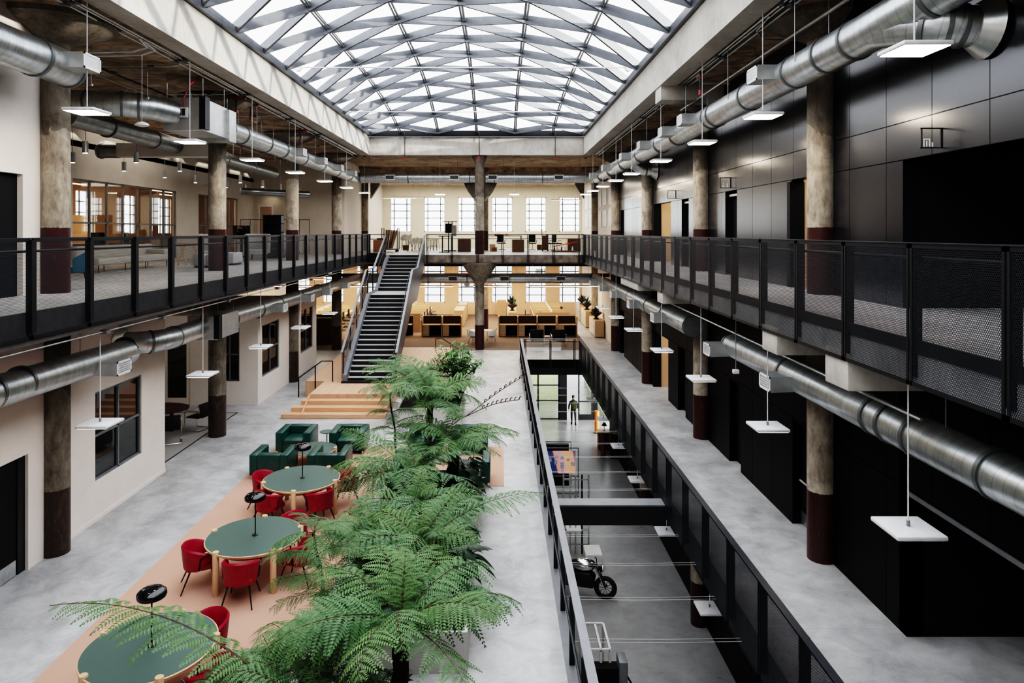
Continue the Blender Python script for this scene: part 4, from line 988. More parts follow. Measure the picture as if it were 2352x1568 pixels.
pipe('ceiling_pipe', 'long slim sprinkler pipe crossing above the charcoal-side duct', [(5.9, 3, 10.3), (5.75, 14, 10.25), (5.6, 21, 10.15)], .035, M['galv'])
pipe('ceiling_conduit', 'white conduit looping across the ceiling above the elbow duct', [(-7.7, 14.8, 10.55), (-7.75, 15.4, 10.5), (-8.2, 15.6, 10.45), (-11, 15.6, 10.4)], .03, M['wht_metal'], 'conduit')
pipe('ceiling_conduit', 'second white conduit beside the loop above the elbow duct', [(-7.7, 14.6, 10.55), (-7.8, 15.15, 10.5), (-8.2, 15.3, 10.45), (-11, 15.3, 10.4)], .025, M['wht_metal'], 'conduit')
for k, y in enumerate((13.5, 19.7, 24.5, 32.5)):
    pipe('ceiling_cable', 'loose pale cable drooping below the rough ceiling, %s from the near end' % ORD[k], [(-8.2 - i * .55, y + .5 * math.sin(i * 1.1 + k), CZ - .05 - .22 * math.sin(PI * ((i * .5) % 1))) for i in range(10)], .012, M['tan'], 'cable', grp='loose ceiling cables')
for k, y in enumerate((20.8, 22.0, 27.5)):
    t = thing('hanging_sprinkler', 'red fitted sprinkler drop below the window-side ceiling, %s from the near end' % ORD[k], 'sprinkler', (-8.0, y, 10.1), 0, 'red sprinkler drops')
    MB().cyl((0, 0, .0), (0, 0, .5), .03, n=8).build('drop_pipe', M['black'], t)
    MB().cyl((0, 0, -.08), (0, 0, .02), .05, n=10).cyl((-.25, 0, .38), (.25, 0, .38), .045, n=8).build('red_fitting', M['red_paint'], t)
t = thing('hanging_sprinkler', 'red fitted sprinkler drop beside the charcoal-side duct', 'sprinkler', (5.2, 17.6, 10.0))
MB().cyl((0, 0, .0), (0, 0, .6), .03, n=8).build('drop_pipe', M['black'], t); MB().cyl((0, 0, -.06), (0, 0, .06), .055, n=10).cyl((0, 0, .35), (0, 0, .45), .05, n=8).build('red_fitting', M['red_paint'], t)
for k, x in enumerate((-5.05, -1.05, 3.02)):
    t = thing('hanging_sprinkler', 'thin sprinkler drop with red tip on the far skylight beam, %s from the stair side' % ORD[k], 'sprinkler', (x, YB - .12, 10.35), 0, 'sprinkler drops on the far beam')
    MB().tube([(0, 0, 0), (0, 0, 1.3), (-.05, 0, 1.42), (-.12, .0, 1.46)], .022, 8).build('drop_pipe', M['bronze'], t); MB().cyl((0, 0, -.1), (0, 0, .06), .045, n=10).build('red_fitting', M['red_paint'], t)
pipe('conduit_rail', 'pair of thin conduits slung under the window-side gallery edge', [(-7.15, 3, 4.6), (-7.15, 36, 4.6)], .014, M['galv'], 'conduit', [(-7.15, y, 4.58) for y in (9, 12.4, 14.5, 18.0, 22, 26)])
pipe('conduit_rail', 'slim conduit slung under the charcoal-side gallery edge', [(4.95, 8, 4.2), (4.95, 20, 4.35)], .02, M['galv'], 'conduit')
t = thing('hanging_sensor', 'small white sensor box on a thin rod over the walkway by the third pendant', 'sensor', P(1690, 853, 14.2))
MB().box(-.06, .06, -.05, .05, -.04, .04).build('sensor_body', M['wht_metal'], t, bevel=.008); MB().cyl((0, 0, .04), (0, 0, 1.3), .008, n=6).build('rod', M['wire'], t)
t = thing('hanging_sensor', 'small white sensor on a thin rod before the upper elbow duct', 'sensor', P(326, 285, 15.5))
MB().lathe([(.02, .06), (.13, .02), (.16, -.03), (.05, -.06), (0, -.06)], (0, 0, 0), 14).build('sensor_body', M['wht_metal'], t, smooth=True); MB().cyl((0, 0, .04), (0, 0, 1.6), .008, n=6).build('rod', M['wire'], t)
# projecting wire-framed pictogram signs on the upper charcoal wall
def blade_sign(y, z, s, lab, kind):
    t = thing('hanging_sign', lab, 'sign', (6.45, y, z))
    f = MB(); w = .016
    for a in ((-s, -s + w, 0, s), (-w, 0, 0, s), (-s, 0, 0, w), (-s, 0, s - w, s)): f.box(a[0], a[1], -.012, .012, a[2], a[3])
    f.build('frame', M['black'], t)
    g = MB()
    if kind == 'people':
        for q, cx in enumerate((-s * .68, -s * .32)):
            g.cyl((cx, -.015, s * .46), (cx, -.005, s * .46), s * .055, n=12)
            if q == 0: g.prism([(cx - s * .12, s * .12), (cx + s * .12, s * .12), (cx, s * .38)], 'y', -.015, -.005)
            else: g.box(cx - s * .06, cx + s * .06, -.015, -.005, s * .1, s * .38)
    else:
        for q, h in enumerate((.35, .28, .4, .22)): g.box(-s * .9 + q * s * .14, -s * .9 + q * s * .14 + s * .05, -.015, -.005, s * .08, s * (.08 + h))
        g.box(-s * .9, -s * .6, -.015, -.005, s * .42, s * .48)
    g.build('pictogram', M['wht_metal'], t)
blade_sign(9.95, 7.62, .30, 'square wire framed sign with striped pictogram over the dark upper opening', 'stripes')
blade_sign(19.0, 7.62, .30, 'square wire framed restroom sign over the upper door before the second column', 'people')
blade_sign(24.9, 7.62, .30, 'square wire framed restroom sign farther along the upper charcoal wall', 'people')

# ------------------------------------------------------------------ more ceiling services
for k, (x, z, r, m, lab) in enumerate(((-9.6, 10.35, .03, 'black', 'thin black sprinkler main between the window-side duct and the columns'), (-10.3, 10.42, .022, 'galv', 'thin steel conduit over the lounge, nearer the columns'), (-12.1, 10.38, .03, 'galv', 'steel pipe over the lounge, near the glazed office wall'))):
    pipe('ceiling_pipe', lab, [(x, 13.8, z), (x, 39.5, z)], r, M[m], 'pipe', [(x, y, z) for y in (17, 22, 27, 32)])
for k, y in enumerate((16.8, 20.2, 24.0, 28.2, 32.4)):
    pipe('ceiling_conduit', 'conduit crossing the ceiling over the window-side gallery, %s from the near end' % ORD[k], [(-7.6, y, 10.54), (-8.2, y + .1, 10.5), (-13.8, y + .1, 10.5)], .018, M['galv'], 'conduit', [(-8.6, y + .1, 10.48)], 'crossing conduits')
for k, (y, x1) in enumerate(((9.5, 6.2), (14.2, 6.3), (18.4, 6.2), (23.2, 6.2))):
    pipe('ceiling_conduit', 'conduit bending across the ceiling over the charcoal-side gallery, %s from the near end' % ORD[k], [(5.2, y - 1.1, 10.55), (5.25, y - .3, 10.5), (5.5, y, 10.4), (x1, y, 10.4)], .02, M['wht_metal' if k == 2 else 'galv'], 'conduit', (), 'bending conduits')
pipe('ceiling_pipe', 'thin red pipe under the ceiling above the near charcoal-side duct', [(5.0, 8.5, 10.5), (5.6, 10.2, 10.35), (6.2, 10.6, 10.3)], .018, M['red_paint'])
for k, y in enumerate((15.4, 16.9, 20.6, 22.3, 25.0, 28.5)):
    t = thing('hanger_rod', 'bare threaded hanger rod below the window-side ceiling, %s from the near end' % ORD[k], 'rod', (-9.2 + .5 * (k % 3), y, 9.7), 0, 'bare hanger rods')
    MB().cyl((0, 0, 0), (0, 0, .92), .008, n=6).build('rod', M['wire'], t); MB().box(-.03, .03, -.03, .03, 0, .04).build('clamp', M['galv'], t)
# ------------------------------------------------------------------ round green tables, lamps, crimson chairs
def make_table():
    t = thing('round_table', '', 'table')
    top = MB().lathe([(.80, .685), (.86, .70), (.865, .735), (.855, .742), (0, .742)], (0, 0, 0), 56).build('table_top', M['oak'], t, smooth=True)
    MB().lathe([(.845, .741), (.845, .746), (0, .746)], (0, 0, 0), 56).build('laminate', M['greentop'], top)
    MB().lathe([(.66, .60), (.70, .60), (.70, .69), (.66, .69)], (0, 0, 0), 40).build('apron', M['oak'], t, smooth=True)
    for k in range(5):
        a = 2 * PI * k / 5
        MB().lathe([(.05, 0), (.056, .01), (.056, .765), (.05, .772), (0, .772)], (.835 * math.cos(a), .835 * math.sin(a), 0), 18).build('leg', M['oak'], t, smooth=True)
    return t
def make_lamp():
    t = thing('table_lamp', '', 'lamp')
    MB().lathe([(.055, 0), (.055, .012), (.012, .02), (0, .02)], (0, 0, 0), 20).build('base', M['black'], t, smooth=True)
    MB().cyl((0, 0, .015), (0, 0, .70), .011, n=10).build('pole', M['black'], t, smooth=True)
    MB().lathe([(.15, .655), (.185, .665), (.195, .69), (.188, .73), (.15, .765), (.08, .78), (0, .782)], (0, 0, 0), 32).build('shade', M['gloss_black'], t, smooth=True)
    return t
def make_chair():
    t = thing('tub_chair', '', 'chair')
    # front is +y: cushion, wrap-around back, side brackets and splayed legs
    MB().prism([(-.23, -.22), (.23, -.22), (.25, .05), (.22, .26), (-.22, .26), (-.25, .05)], 'z', .36, .47).build('seat', M['red'], t, bevel=.03, seg=3)
    n = 22; vs = []; fs = []
    for i in range(n + 1):
        a = math.radians(-90 - 118 + 236 * i / n); q = abs(i / n - .5) * 2
        ri, ro = .235, .285; zt = .79 - .13 * q ** 2.2; zb = .40 + .10 * q ** 3; fl = .035
        for (r, z, f) in ((ri, zb, 0), (ro, zb, 0), (ro + .006, (zb + zt) / 2, fl * .4), (ro, zt - .03, fl), ((ri + ro) / 2, zt, fl), (ri, zt - .03, fl)):
            vs.append(((r + f) * math.cos(a), (r + f) * math.sin(a), z))
    m = 6
    for i in range(n):
        for k in range(m): fs.append((i * m + k, i * m + (k + 1) % m, (i + 1) * m + (k + 1) % m, (i + 1) * m + k))
    fs += [tuple(range(m)), tuple(n * m + k for k in range(m))[::-1]]
    MB().add(vs, fs).build('backrest', M['red'], t, smooth=True)
    vs2 = []
    n2 = 16; fs2 = []
    for i in range(n2 + 1):
        a = math.radians(-90 - 80 + 160 * i / n2)
        for (r, z) in ((.24, .36), (.275, .37), (.282, .41), (.275, .445), (.24, .45)): vs2.append((r * math.cos(a), r * math.sin(a), z))
    for i in range(n2):
        for k in range(5): fs2.append((i * 5 + k, i * 5 + (k + 1) % 5, (i + 1) * 5 + (k + 1) % 5, (i + 1) * 5 + k))
    MB().add(vs2, fs2).build('lower_band', M['red'], t, smooth=True)
    for s in (-1, 1):
        MB().tube([(s * .21, -.02, .36), (s * .30, -.02, .44), (s * .315, 0, .60), (s * .31, .14, .66), (s * .27, .17, .63)], .013, 6).build('side_bracket', M['black'], t, smooth=True)
        MB().cyl((s * .17, .18, .37), (s * .25, .30, 0), .017, .011, n=8).build('leg', M['black'], t, smooth=True)
        MB().cyl((s * .17, -.16, .37), (s * .26, -.32, 0), .017, .011, n=8).build('leg', M['black'], t, smooth=True)
    return t
tb, lp, ch = make_table(), make_lamp(), make_chair()
used = {}
def put(proto, key, loc, rz, lab, grp):
    if key not in used:
        used[key] = 1; proto.location = loc; proto.rotation_euler = (0, 0, rz); proto['label'] = lab; proto['group'] = grp; return proto
    return dup(proto, loc, rz, lab, grp)
TX = [(-4.76, 9.32, 232, 'nearest, half hidden by a long fern frond'), (-4.56, 12.72, 240, 'middle of the three'), (-4.53, 15.68, 274, 'farthest, beside the green armchairs')]
CH = {0: [(340, 1.0), (52, .80)], 1: [(276, .90), (204, .92), (348, .92), (60, .92)], 2: [(238, .92), (310, .92), (22, 1.0), (166, .92)]}
CL = {0: ('tucked under the fern on the planter side of the nearest table', 'mostly hidden behind the frond at the far side of the nearest table'),
      1: ('with its back to the viewer at the middle table', 'on the window side of the middle table', 'on the planter side of the middle table behind fronds', 'peeking out behind the middle table'),
      2: ('at the farthest table, near side toward the windows', 'at the farthest table, near side toward the planters', 'pulled out on the planter side of the farthest table', 'on the window side of the farthest table')}
for i, (x, y, a, w) in enumerate(TX):
    put(tb, 't', (x, y, .014), math.radians(a), 'round sage green table with pale oak posts, ' + w, 'round green tables')
    put(lp, 'l', (x + .02, y, .760), 0, 'black dome lamp standing on the round green table, ' + w.split(',')[0] + ' table', 'black dome lamps')
    for (d, r), cl in zip(CH[i], CL[i]):
        q = math.radians(d)
        put(ch, 'c', (x + r * math.cos(q), y + r * math.sin(q), .014), q + PI / 2, 'crimson tub chair ' + cl, 'crimson tub chairs')
# ------------------------------------------------------------------ bottle green armchairs
def make_armchair():
    t = thing('armchair', '', 'armchair')
    W, D, Hh = 1.0, .92, .64
    MB().box(-W / 2 + .2, W / 2 - .2, -D / 2 + .01, D / 2 - .2, .10, .30).build('seat_base', M['green'], t, bevel=.02)
    MB().box(-W / 2 + .215, W / 2 - .215, -D / 2, D / 2 - .22, .28, .42).build('seat', M['green'], t, bevel=.045, seg=3)
    for s in (-1, 1): MB().box(min(s * W / 2, s * (W / 2 - .21)), max(s * W / 2, s * (W / 2 - .21)), -D / 2 - .01, D / 2, .10, Hh).build('armrest', M['green'], t, bevel=.035, seg=3)
    b = MB().box(-W / 2 + .2, W / 2 - .2, D / 2 - .23, D / 2, .10, Hh + .005).build('backrest', M['green'], t, bevel=.035, seg=3)
    mb = MB()
    for k in range(9): mb.cyl((-.25 + .0625 * k, D / 2 - .235, .44), (-.25 + .0625 * k, D / 2 - .20, Hh - .02), .02, .012, n=6)
    mb.build('pleat', M['green'], b, smooth=True)
    for sx in (-1, 1):
        for sy in (-1, 1): MB().box(sx * (W / 2 - .05) - .015, sx * (W / 2 - .05) + .015, sy * (D / 2 - .05) - .015, sy * (D / 2 - .05) + .015, 0, .11).build('leg', M['chrome'], t)
    return t
ac = make_armchair()
for k, (x, y, rz, lab) in enumerate(((-5.92, 20.05, 0, 'facing the viewer, nearest the windows'), (-4.38, 20.05, 0, 'facing the viewer, beside the small round side table'), (-5.95, 18.07, PI, 'seen from behind next to the farthest round table'), (-4.47, 18.07, PI, 'seen from behind with the coffee table beyond it'),
                                    (-2.12, 20.0, 0, 'facing the viewer behind the tall fern trunk'), (-.82, 20.0, 0, 'facing the viewer at the open floor side of the rug'), (-2.2, 17.75, PI, 'hidden behind ferns with its back to the viewer'), (-.72, 17.55, PI, 'seen from behind at the bare corner of the rug'))):
    put(ac, 'a', (x, y, .014), rz, 'bottle green leather armchair ' + lab, 'bottle green armchairs')
for (x, y, lab) in ((-5.12, 18.98, 'between the four armchairs nearest the windows'),):
    t = thing('coffee_table', 'low round green coffee table with oak posts ' + lab, 'coffee table', (x, y, .014))
    tp = MB().lathe([(.56, .34), (.6, .35), (.6, .38), (0, .385)], (0, 0, 0), 40).build('table_top', M['oak'], t, smooth=True); MB().lathe([(.585, .384), (.585, .389), (0, .389)], (0, 0, 0), 40).build('laminate', M['greentop'], tp)
    for k in range(4): MB().cyl((.57 * math.cos(PI / 4 + k * PI / 2 + .8), .57 * math.sin(PI / 4 + k * PI / 2 + .8), 0), (.57 * math.cos(PI / 4 + k * PI / 2 + .8), .57 * math.sin(PI / 4 + k * PI / 2 + .8), .41), .05, n=16).build('leg', M['oak'], t, smooth=True)
t = thing('side_table', 'small green disc side table on a thin post between two armchairs', 'side table', (-5.08, 20.15, .014))
MB().lathe([(.2, .49), (.21, .5), (.21, .51), (0, .51)], (0, 0, 0), 28).build('table_top', M['greentop'], t, smooth=True); MB().cyl((0, 0, .01), (0, 0, .5), .014, n=8).build('post', M['black'], t); MB().lathe([(.19, 0), (.19, .012), (0, .014)], (0, 0, 0), 28).build('base', M['greentop'], t, smooth=True)
# ------------------------------------------------------------------ alcove dining table and cantilever chairs
t = thing('dining_table', 'dark oxblood oval dining table in the alcove', 'table', (-11.0, 21.9, .012))
MB().add([], []).lathe([(.55, .70), (.6, .71), (.6, .74), (0, .742)], (0, 0, 0), 40).build('table_top', M['oxblood'], t, smooth=True).scale = (1.7, 1.25, 1)
for sx in (-.5, .5): MB().cyl((sx, 0, 0), (sx, 0, .71), .06, n=14).build('leg', M['rust'], t, smooth=True)
def make_cantilever():
    t = thing('cantilever_chair', '', 'chair')
    for s in (-1, 1):
        MB().tube([(s * .27, -.30, .66), (s * .27, .20, .66), (s * .27, .27, .60), (s * .27, .27, .06), (s * .27, .22, .02), (s * .27, -.25, .02)], .013, 8).build('tube_frame', M['chrome'], t, smooth=True)
        MB().box(s * .27 - .02, s * .27 + .02, -.15, .18, .67, .69).build('armrest', M['oak'], t, bevel=.006)
    MB().tube([(-.27, -.25, .02), (.27, -.25, .02)], .013, 8).build('floor_bar', M['chrome'], t)
    MB().box(-.25, .25, -.22, .25, .42, .46).build('seat', M['matblack'], t, bevel=.015)
    MB().obox((0, -.29, .66), (.5, .03, .44), Matrix.Rotation(math.radians(-14), 3, 'X')).build('backrest', M['matblack'], t, bevel=.012)
    return t
cc = make_cantilever()
for x, y, rz, lab in ((-9.75, 22.1, math.radians(75), 'beside the dark column, side on to the alcove table'), (-9.95, 20.75, math.radians(25), 'on the near side of the alcove table')):
    put(cc, 'cc', (x, y, .012), rz, 'black cantilever chair with chrome frame ' + lab, 'cantilever chairs')
# ------------------------------------------------------------------ gallery lounge
def sofa(lab, x, y, rz, L, m, z=UP):
    t = thing('sofa', lab, 'sofa', (x, y, z), rz)
    MB().box(-L / 2, L / 2, -.42, .42, .22, .44).build('seat', M[m], t, bevel=.05, seg=3)
    MB().box(-L / 2, L / 2, .22, .44, .40, .80).build('backrest', M[m], t, bevel=.06, seg=3)
    MB().box(L / 2 - .45, L / 2, -.42, .3, .40, .62).build('armrest', M[m], t, bevel=.05, seg=3)
    for sx in (-1, -.3, .3, 1):
        for sy in (-.34, .34): MB().cyl((sx * (L / 2 - .12), sy, 0), (sx * (L / 2 - .12), sy, .23), .014, n=8).build('leg', M['black'], t)
    return t
sofa('long grey beige sofa on thin legs seen through the guard rail on the gallery', -12.2, 22.3, math.radians(-90 + 180), 4.4, 'sofa')
for x, y, lab in ((-9.95, 23.6, 'beside the second column'), (-10.1, 25.3, 'past the second column')):
    t = thing('ottoman', 'pale grey block ottoman ' + lab, 'ottoman', (x, y, UP), 0, 'pale ottomans')
    MB().box(-.45, 0, -.45, .45, .06, .46).box(.005, .45, -.45, .45, .06, .46).build('cushion', M['sofa_gr'], t, bevel=.05, seg=3)
    MB().box(-.4, .4, -.4, .4, 0, .07).build('plinth', M['black'], t)
for x, y, lab in ((-11.6, 27.6, 'behind the second column, nearest the glazed office'), (-10.6, 30.0, 'past the second column before the black screen'), (-10.1, 33.0, 'by the third column')):
    t = thing('lounge_chair', 'high-backed grey curved lounge chair ' + lab, 'lounge chair', (x, y, UP), math.radians(20), 'grey curved lounge chairs')
    n = 16; vs = []; fs = []
    for i in range(n + 1):
        a = math.radians(-20 + 220 * i / n)
        for (r, z) in ((.42, .3), (.52, .3), (.55, 1.1), (.47, 1.14)): vs.append((r * math.cos(a), r * math.sin(a), z))
    for i in range(n):
        for k in range(4): fs.append((i * 4 + k, i * 4 + (k + 1) % 4, (i + 1) * 4 + (k + 1) % 4, (i + 1) * 4 + k))
    MB().add(vs, fs + [(0, 1, 2, 3), tuple(n * 4 + k for k in (3, 2, 1, 0))]).build('backrest', M['sofa_gr'], t, smooth=True)
    MB().lathe([(.43, .25), (.43, .42), (.38, .46), (0, .46)], (0, 0, 0), 24).build('seat', M['sofa_gr'], t, smooth=True)
    for a in range(4): MB().cyl((.3 * math.cos(a * PI / 2 + .7), .3 * math.sin(a * PI / 2 + .7), .26), (.36 * math.cos(a * PI / 2 + .7), .36 * math.sin(a * PI / 2 + .7), 0), .016, n=8).build('leg', M['black'], t)
t = thing('side_chair', 'petrol blue armchair behind the guard rail beside the first gallery column', 'chair', (-8.95, 14.35, UP), math.radians(120))
MB().prism([(-.28, -.25), (.28, -.25), (.3, .28), (-.3, .28)], 'z', .36, .46).build('seat', M['blue'], t, bevel=.03)
n = 14; vs = []; fs = []
for i in range(n + 1):
    a = math.radians(180 + 180 * i / n); q = abs(i / n - .5) * 2
    for (r, z) in ((.30, .38), (.34, .38), (.37, .95 - .3 * q), (.33, .95 - .3 * q)): vs.append((r * math.cos(a), r * math.sin(a), z))
for i in range(n):
    for k in range(4): fs.append((i * 4 + k, i * 4 + (k + 1) % 4, (i + 1) * 4 + (k + 1) % 4, (i + 1) * 4 + k))
MB().add(vs, fs + [(0, 1, 2, 3), tuple(n * 4 + k for k in (3, 2, 1, 0))]).build('backrest', M['blue'], t, smooth=True)
for sx in (-1, 1):
    for sy in (-1, 1): MB().cyl((sx * .2, sy * .2, .37), (sx * .27, sy * .28, 0), .014, n=8).build('leg', M['black'], t)
t = thing('desk', 'dark bench desk inside the glazed office', 'desk', (-16.1, 26.5, UP))
MB().box(-.5, .5, -3.6, 3.6, .70, .74).build('worktop', M['matblack'], t); MB().box(-.45, .45, -3.5, -3.4, 0, .7).box(-.45, .45, 3.4, 3.5, 0, .7).build('leg', M['matblack'], t); MB().box(-.48, -.44, -3.4, 3.4, .25, .7).build('modesty_panel', M['matblack'], t)
for k, (y, w) in enumerate(((25.6, .5), (27.0, .45))):
    t = thing('office_chair', 'dark office chair inside the glazed office, %s of two' % ORD[k], 'chair', (-15.05, y, UP), .5 + k, 'dark chairs in the glazed office')
    MB().box(-.25, .25, -.25, .25, .42, .5).build('seat', M['matblack'], t, bevel=.03); MB().box(-.24, .24, -.29, -.23, .52, 1.2).build('backrest', M['matblack'], t, bevel=.03)
    MB().cyl((0, 0, .05), (0, 0, .43), .03).build('post', M['chrome'], t)
    for a in range(5): MB().bar((0, 0, .07), (.3 * math.cos(a * 1.257), .3 * math.sin(a * 1.257), .04), .04, .03).build('foot', M['black'], t)
t = thing('wall_panel', 'plain ochre pin board inside the glazed office', 'board', (-19.5, 31.0, UP + .6))
MB().box(-.02, .02, -1.5, 1.5, 0, 1.4).build('board', M['orange'], t); MB().box(-.02, .02, -1.4, -1.3, -.6, 0).box(-.02, .02, 1.3, 1.4, -.6, 0).build('leg', M['black'], t)
t = thing('television', 'black flat screen on a stand in the gallery lounge', 'television', P(555, 523, 33.0))
MB().box(-.42, .42, -.03, .03, -.33, .33).build('screen', M['gloss_black'], t, bevel=.008); MB().box(-.04, .04, -.02, .05, -1.24 + .05, -.3).build('pole', M['black'], t)
b = MB().box(-.3, .3, -.2, .2, -1.25 + .05, -1.19 + .05).build('base', M['black'], t); t.location.z = UP + 1.2
t = thing('shelf_unit', 'open black shelving unit by the third gallery column', 'shelving', (P(628, 520, 31.5).x, 31.5, UP))
f = MB()
for x in (-.42, .36): f.box(x, x + .06, -.2, .2, 0, 2.0)
f.build('side_panel', M['black'], t)
for q in range(6): MB().box(-.42, .42, -.2, .2, .02 + q * .39, .05 + q * .39).build('shelf', M['black'], t)
MB().box(-.40, .30, .17, .2, 0, 2.0).build('back_panel', M['black'], t)
t = thing('railing', 'thin black railing grid at the back of the gallery lounge', 'railing', (-12.2, 37.5, UP))
for z in (1.05, 1.9): MB().cyl((-2, 0, z), (1.8, 0, z), .02, n=6).build('rail', M['black'], t)
for q in range(8): MB().cyl((-2 + q * .54, 0, 0), (-2 + q * .54, 0, 1.9), .014, n=6).build('post', M['black'], t)
t = thing('stool', 'wooden trestle stool with crossed legs behind the sofa', 'stool', (-11.35, 25.0, UP))
for s in (-.25, .25):
    MB().bar((s - .15, 0, 0), (s + .12, 0, .8), .035, .035, up=(0, 1, 0)).build('leg', M['oak'], t); MB().bar((s + .15, .05, 0), (s - .12, .05, .8), .035, .035, up=(0, 1, 0)).build('leg', M['oak'], t)
MB().box(-.42, .42, -.05, .1, .78, .81).build('seat', M['oak'], t)
# ------------------------------------------------------------------ far gallery: stored furniture
def at(px, py, z=UP): return G(px, py, z)
def pg(px, Y, z=UP): v = P(px, 0, Y); return (v.x, Y, z)
t = thing('panel_cart', 'rolling cart stacked with leaning rust brown boards by the stair top', 'cart', pg(897, 42.0))
MB().box(-.5, .5, -.45, .45, .14, .2).build('platform', M['black'], t)
for x in (-.47, .47): MB().tube([(x, -.4, .2), (x, -.4, 1.45), (x, .4, 1.45), (x, .4, .2)], .025, 6).build('upright', M['black'], t)
for k in range(5): MB().obox((-.25 + .12 * k, -.05 + .02 * k, .78), (.03, .75, 1.15), Matrix.Rotation(math.radians(4 + 3 * k), 3, 'Y')).build('board', M['rust'] if k != 2 else M['oak'], t)
for x in (-.4, .4):
    for y in (-.35, .35): MB().cyl((x, y - .02, .07), (x, y + .02, .07), .07, n=10).build('wheel', M['rubber'], t)
def shell_stool(x, Y, h, lab, rz=0, grp='white stools and chairs by the stair top'):
    t = thing('shell_chair', lab, 'chair', pg(x, Y), rz, grp)
    n = 10; vs = []; fs = []
    for i in range(n + 1):
        a = math.radians(180 + 180 * i / n)
        q = math.sin(PI * i / n)
        for (r, z) in ((.2, h), (.23, h), (.26, h + .1 + .28 * q), (.23, h + .1 + .28 * q)): vs.append((r * math.cos(a), r * math.sin(a), z))
    for i in range(n):
        for k in range(4): fs.append((i * 4 + k, i * 4 + (k + 1) % 4, (i + 1) * 4 + (k + 1) % 4, (i + 1) * 4 + k))
    MB().add(vs, fs + [(0, 1, 2, 3), tuple(n * 4 + k for k in (3, 2, 1, 0))]).build('backrest', M['shell'], t, smooth=True)
    MB().lathe([(.21, h - .02), (.23, h + .01), (.2, h + .03), (0, h + .025)], (0, 0, 0), 16).build('seat', M['shell'], t, smooth=True)
    for sx in (-1, 1):
        for sy in (-1, 1): MB().cyl((sx * .12, sy * .12, h), (sx * .2, sy * .2, 0), .012, n=6).build('leg', M['black'], t)
for k, (x, Y, h, rz) in enumerate(((929, 43.5, .7, .3), (938, 45.0, .72, 1.0), (946, 43.2, .48, 2.6), (955, 44.0, .5, 2.8), (962, 43.0, .48, 2.4))):
    shell_stool(x, Y, h, ('white bar stool nearest the board cart', 'white bar stool behind its neighbour', 'white shell chair tipped toward the stair, first', 'white shell chair tipped toward the stair, second', 'white shell chair against the stair rail')[k], rz)
for k, (x, Y) in enumerate(((988, 44.0), (996, 44.8), (1003, 45.5))):
    t = thing('bar_stool', 'dark wire stool behind the railing, %s from the stair' % ORD[k], 'stool', pg(x, Y), 0, 'dark stools behind the railing')
    MB().lathe([(.17, .70), (.18, .72), (0, .73)], (0, 0, 0), 14).build('seat', M['matblack'], t)
    for a in range(4): MB().cyl((.11 * math.cos(a * PI / 2), .11 * math.sin(a * PI / 2), .71), (.2 * math.cos(a * PI / 2), .2 * math.sin(a * PI / 2), 0), .012, n=6).build('leg', M['black'], t)
    MB().tube([(.15 * math.cos(2 * PI * q / 12), .15 * math.sin(2 * PI * q / 12), .3) for q in range(12)], .008, 5, closed=True).build('foot_ring', M['black'], t)
t = thing('standing_desk', 'standing desk frame without top behind the railing', 'desk', pg(1021, 40.5))
for x in (-.12, .24): MB().box(x - .035, x + .035, -.03, .03, .04, .95).build('leg', M['black'], t)
MB().box(-.35, .35, -.04, .04, .95, 1.0).build('crossbar', M['black'], t); MB().box(-.3, -.22, -.35, .35, 0, .04).box(.22, .3, -.35, .35, 0, .04).box(-.3, .3, -.02, .02, 0, .04).build('base', M['black'], t)
t = thing('monitor_arm', 'black equipment case and pale panel stacked on a tall trolley', 'trolley', pg(1034, 43.5))
MB().box(-.3, .08, -.2, .2, 1.15, 1.75).build('case', M['matblack'], t, bevel=.02); MB().box(.1, .4, -.05, .05, .95, 1.65).build('panel', M['sofa_gr'], t); MB().box(-.5, .45, -.03, .03, 1.85, 1.9).build('crossbar', M['black'], t)
for x in (-.1, .12): MB().box(x - .03, x + .03, -.03, .03, 0, 1.9).build('upright', M['black'], t)
MB().box(-.4, .4, -.3, .3, 0, .06).build('base', M['black'], t)
def cabinet(x, Y, w, h, lab):
    t = thing('drawer_cabinet', lab, 'cabinet', pg(x, Y))
    MB().box(-w / 2, w / 2, -.3, .3, 0, h).build('carcass', M['walnut'], t, bevel=.006, seg=1); MB().box(-w / 2 - .03, -w / 2, -.31, .3, 0, h).build('side_edge', M['oak'], t)
cabinet(1067, 42.5, .78, .78, 'dark brown cabinet beside the mid-aisle column on the far gallery')
cabinet(1190, 42.0, .72, .76, 'dark brown cabinet behind the middle of the railing')
cabinet(1318, 43.0, .8, .8, 'dark brown cabinet near the charcoal side of the railing')
def box_(x, Y, w, h, m, lab, z=UP):
    t = thing('storage_box', lab, 'box', pg(x, Y, z))
    MB().box(-w / 2, w / 2, -.2, .2, 0, h).build('carton', M[m], t, bevel=.006, seg=1); MB().box(-w / 2 - .005, w / 2 + .005, -.02, .02, h * .4, h + .004).build('tape', M['oak'], t)
box_(1131, 43.5, .36, .44, 'ply', 'pale brown carton just past the mid-aisle column'); box_(1136, 43.0, .3, .26, 'rust', 'small rust brown carton before the pale one'); box_(1241, 46.5, .45, .36, 'rust', 'rust brown carton by the far wall under a window')
box_(932, 45.8, .36, .34, 'rust', 'rust brown carton standing behind the white stools')
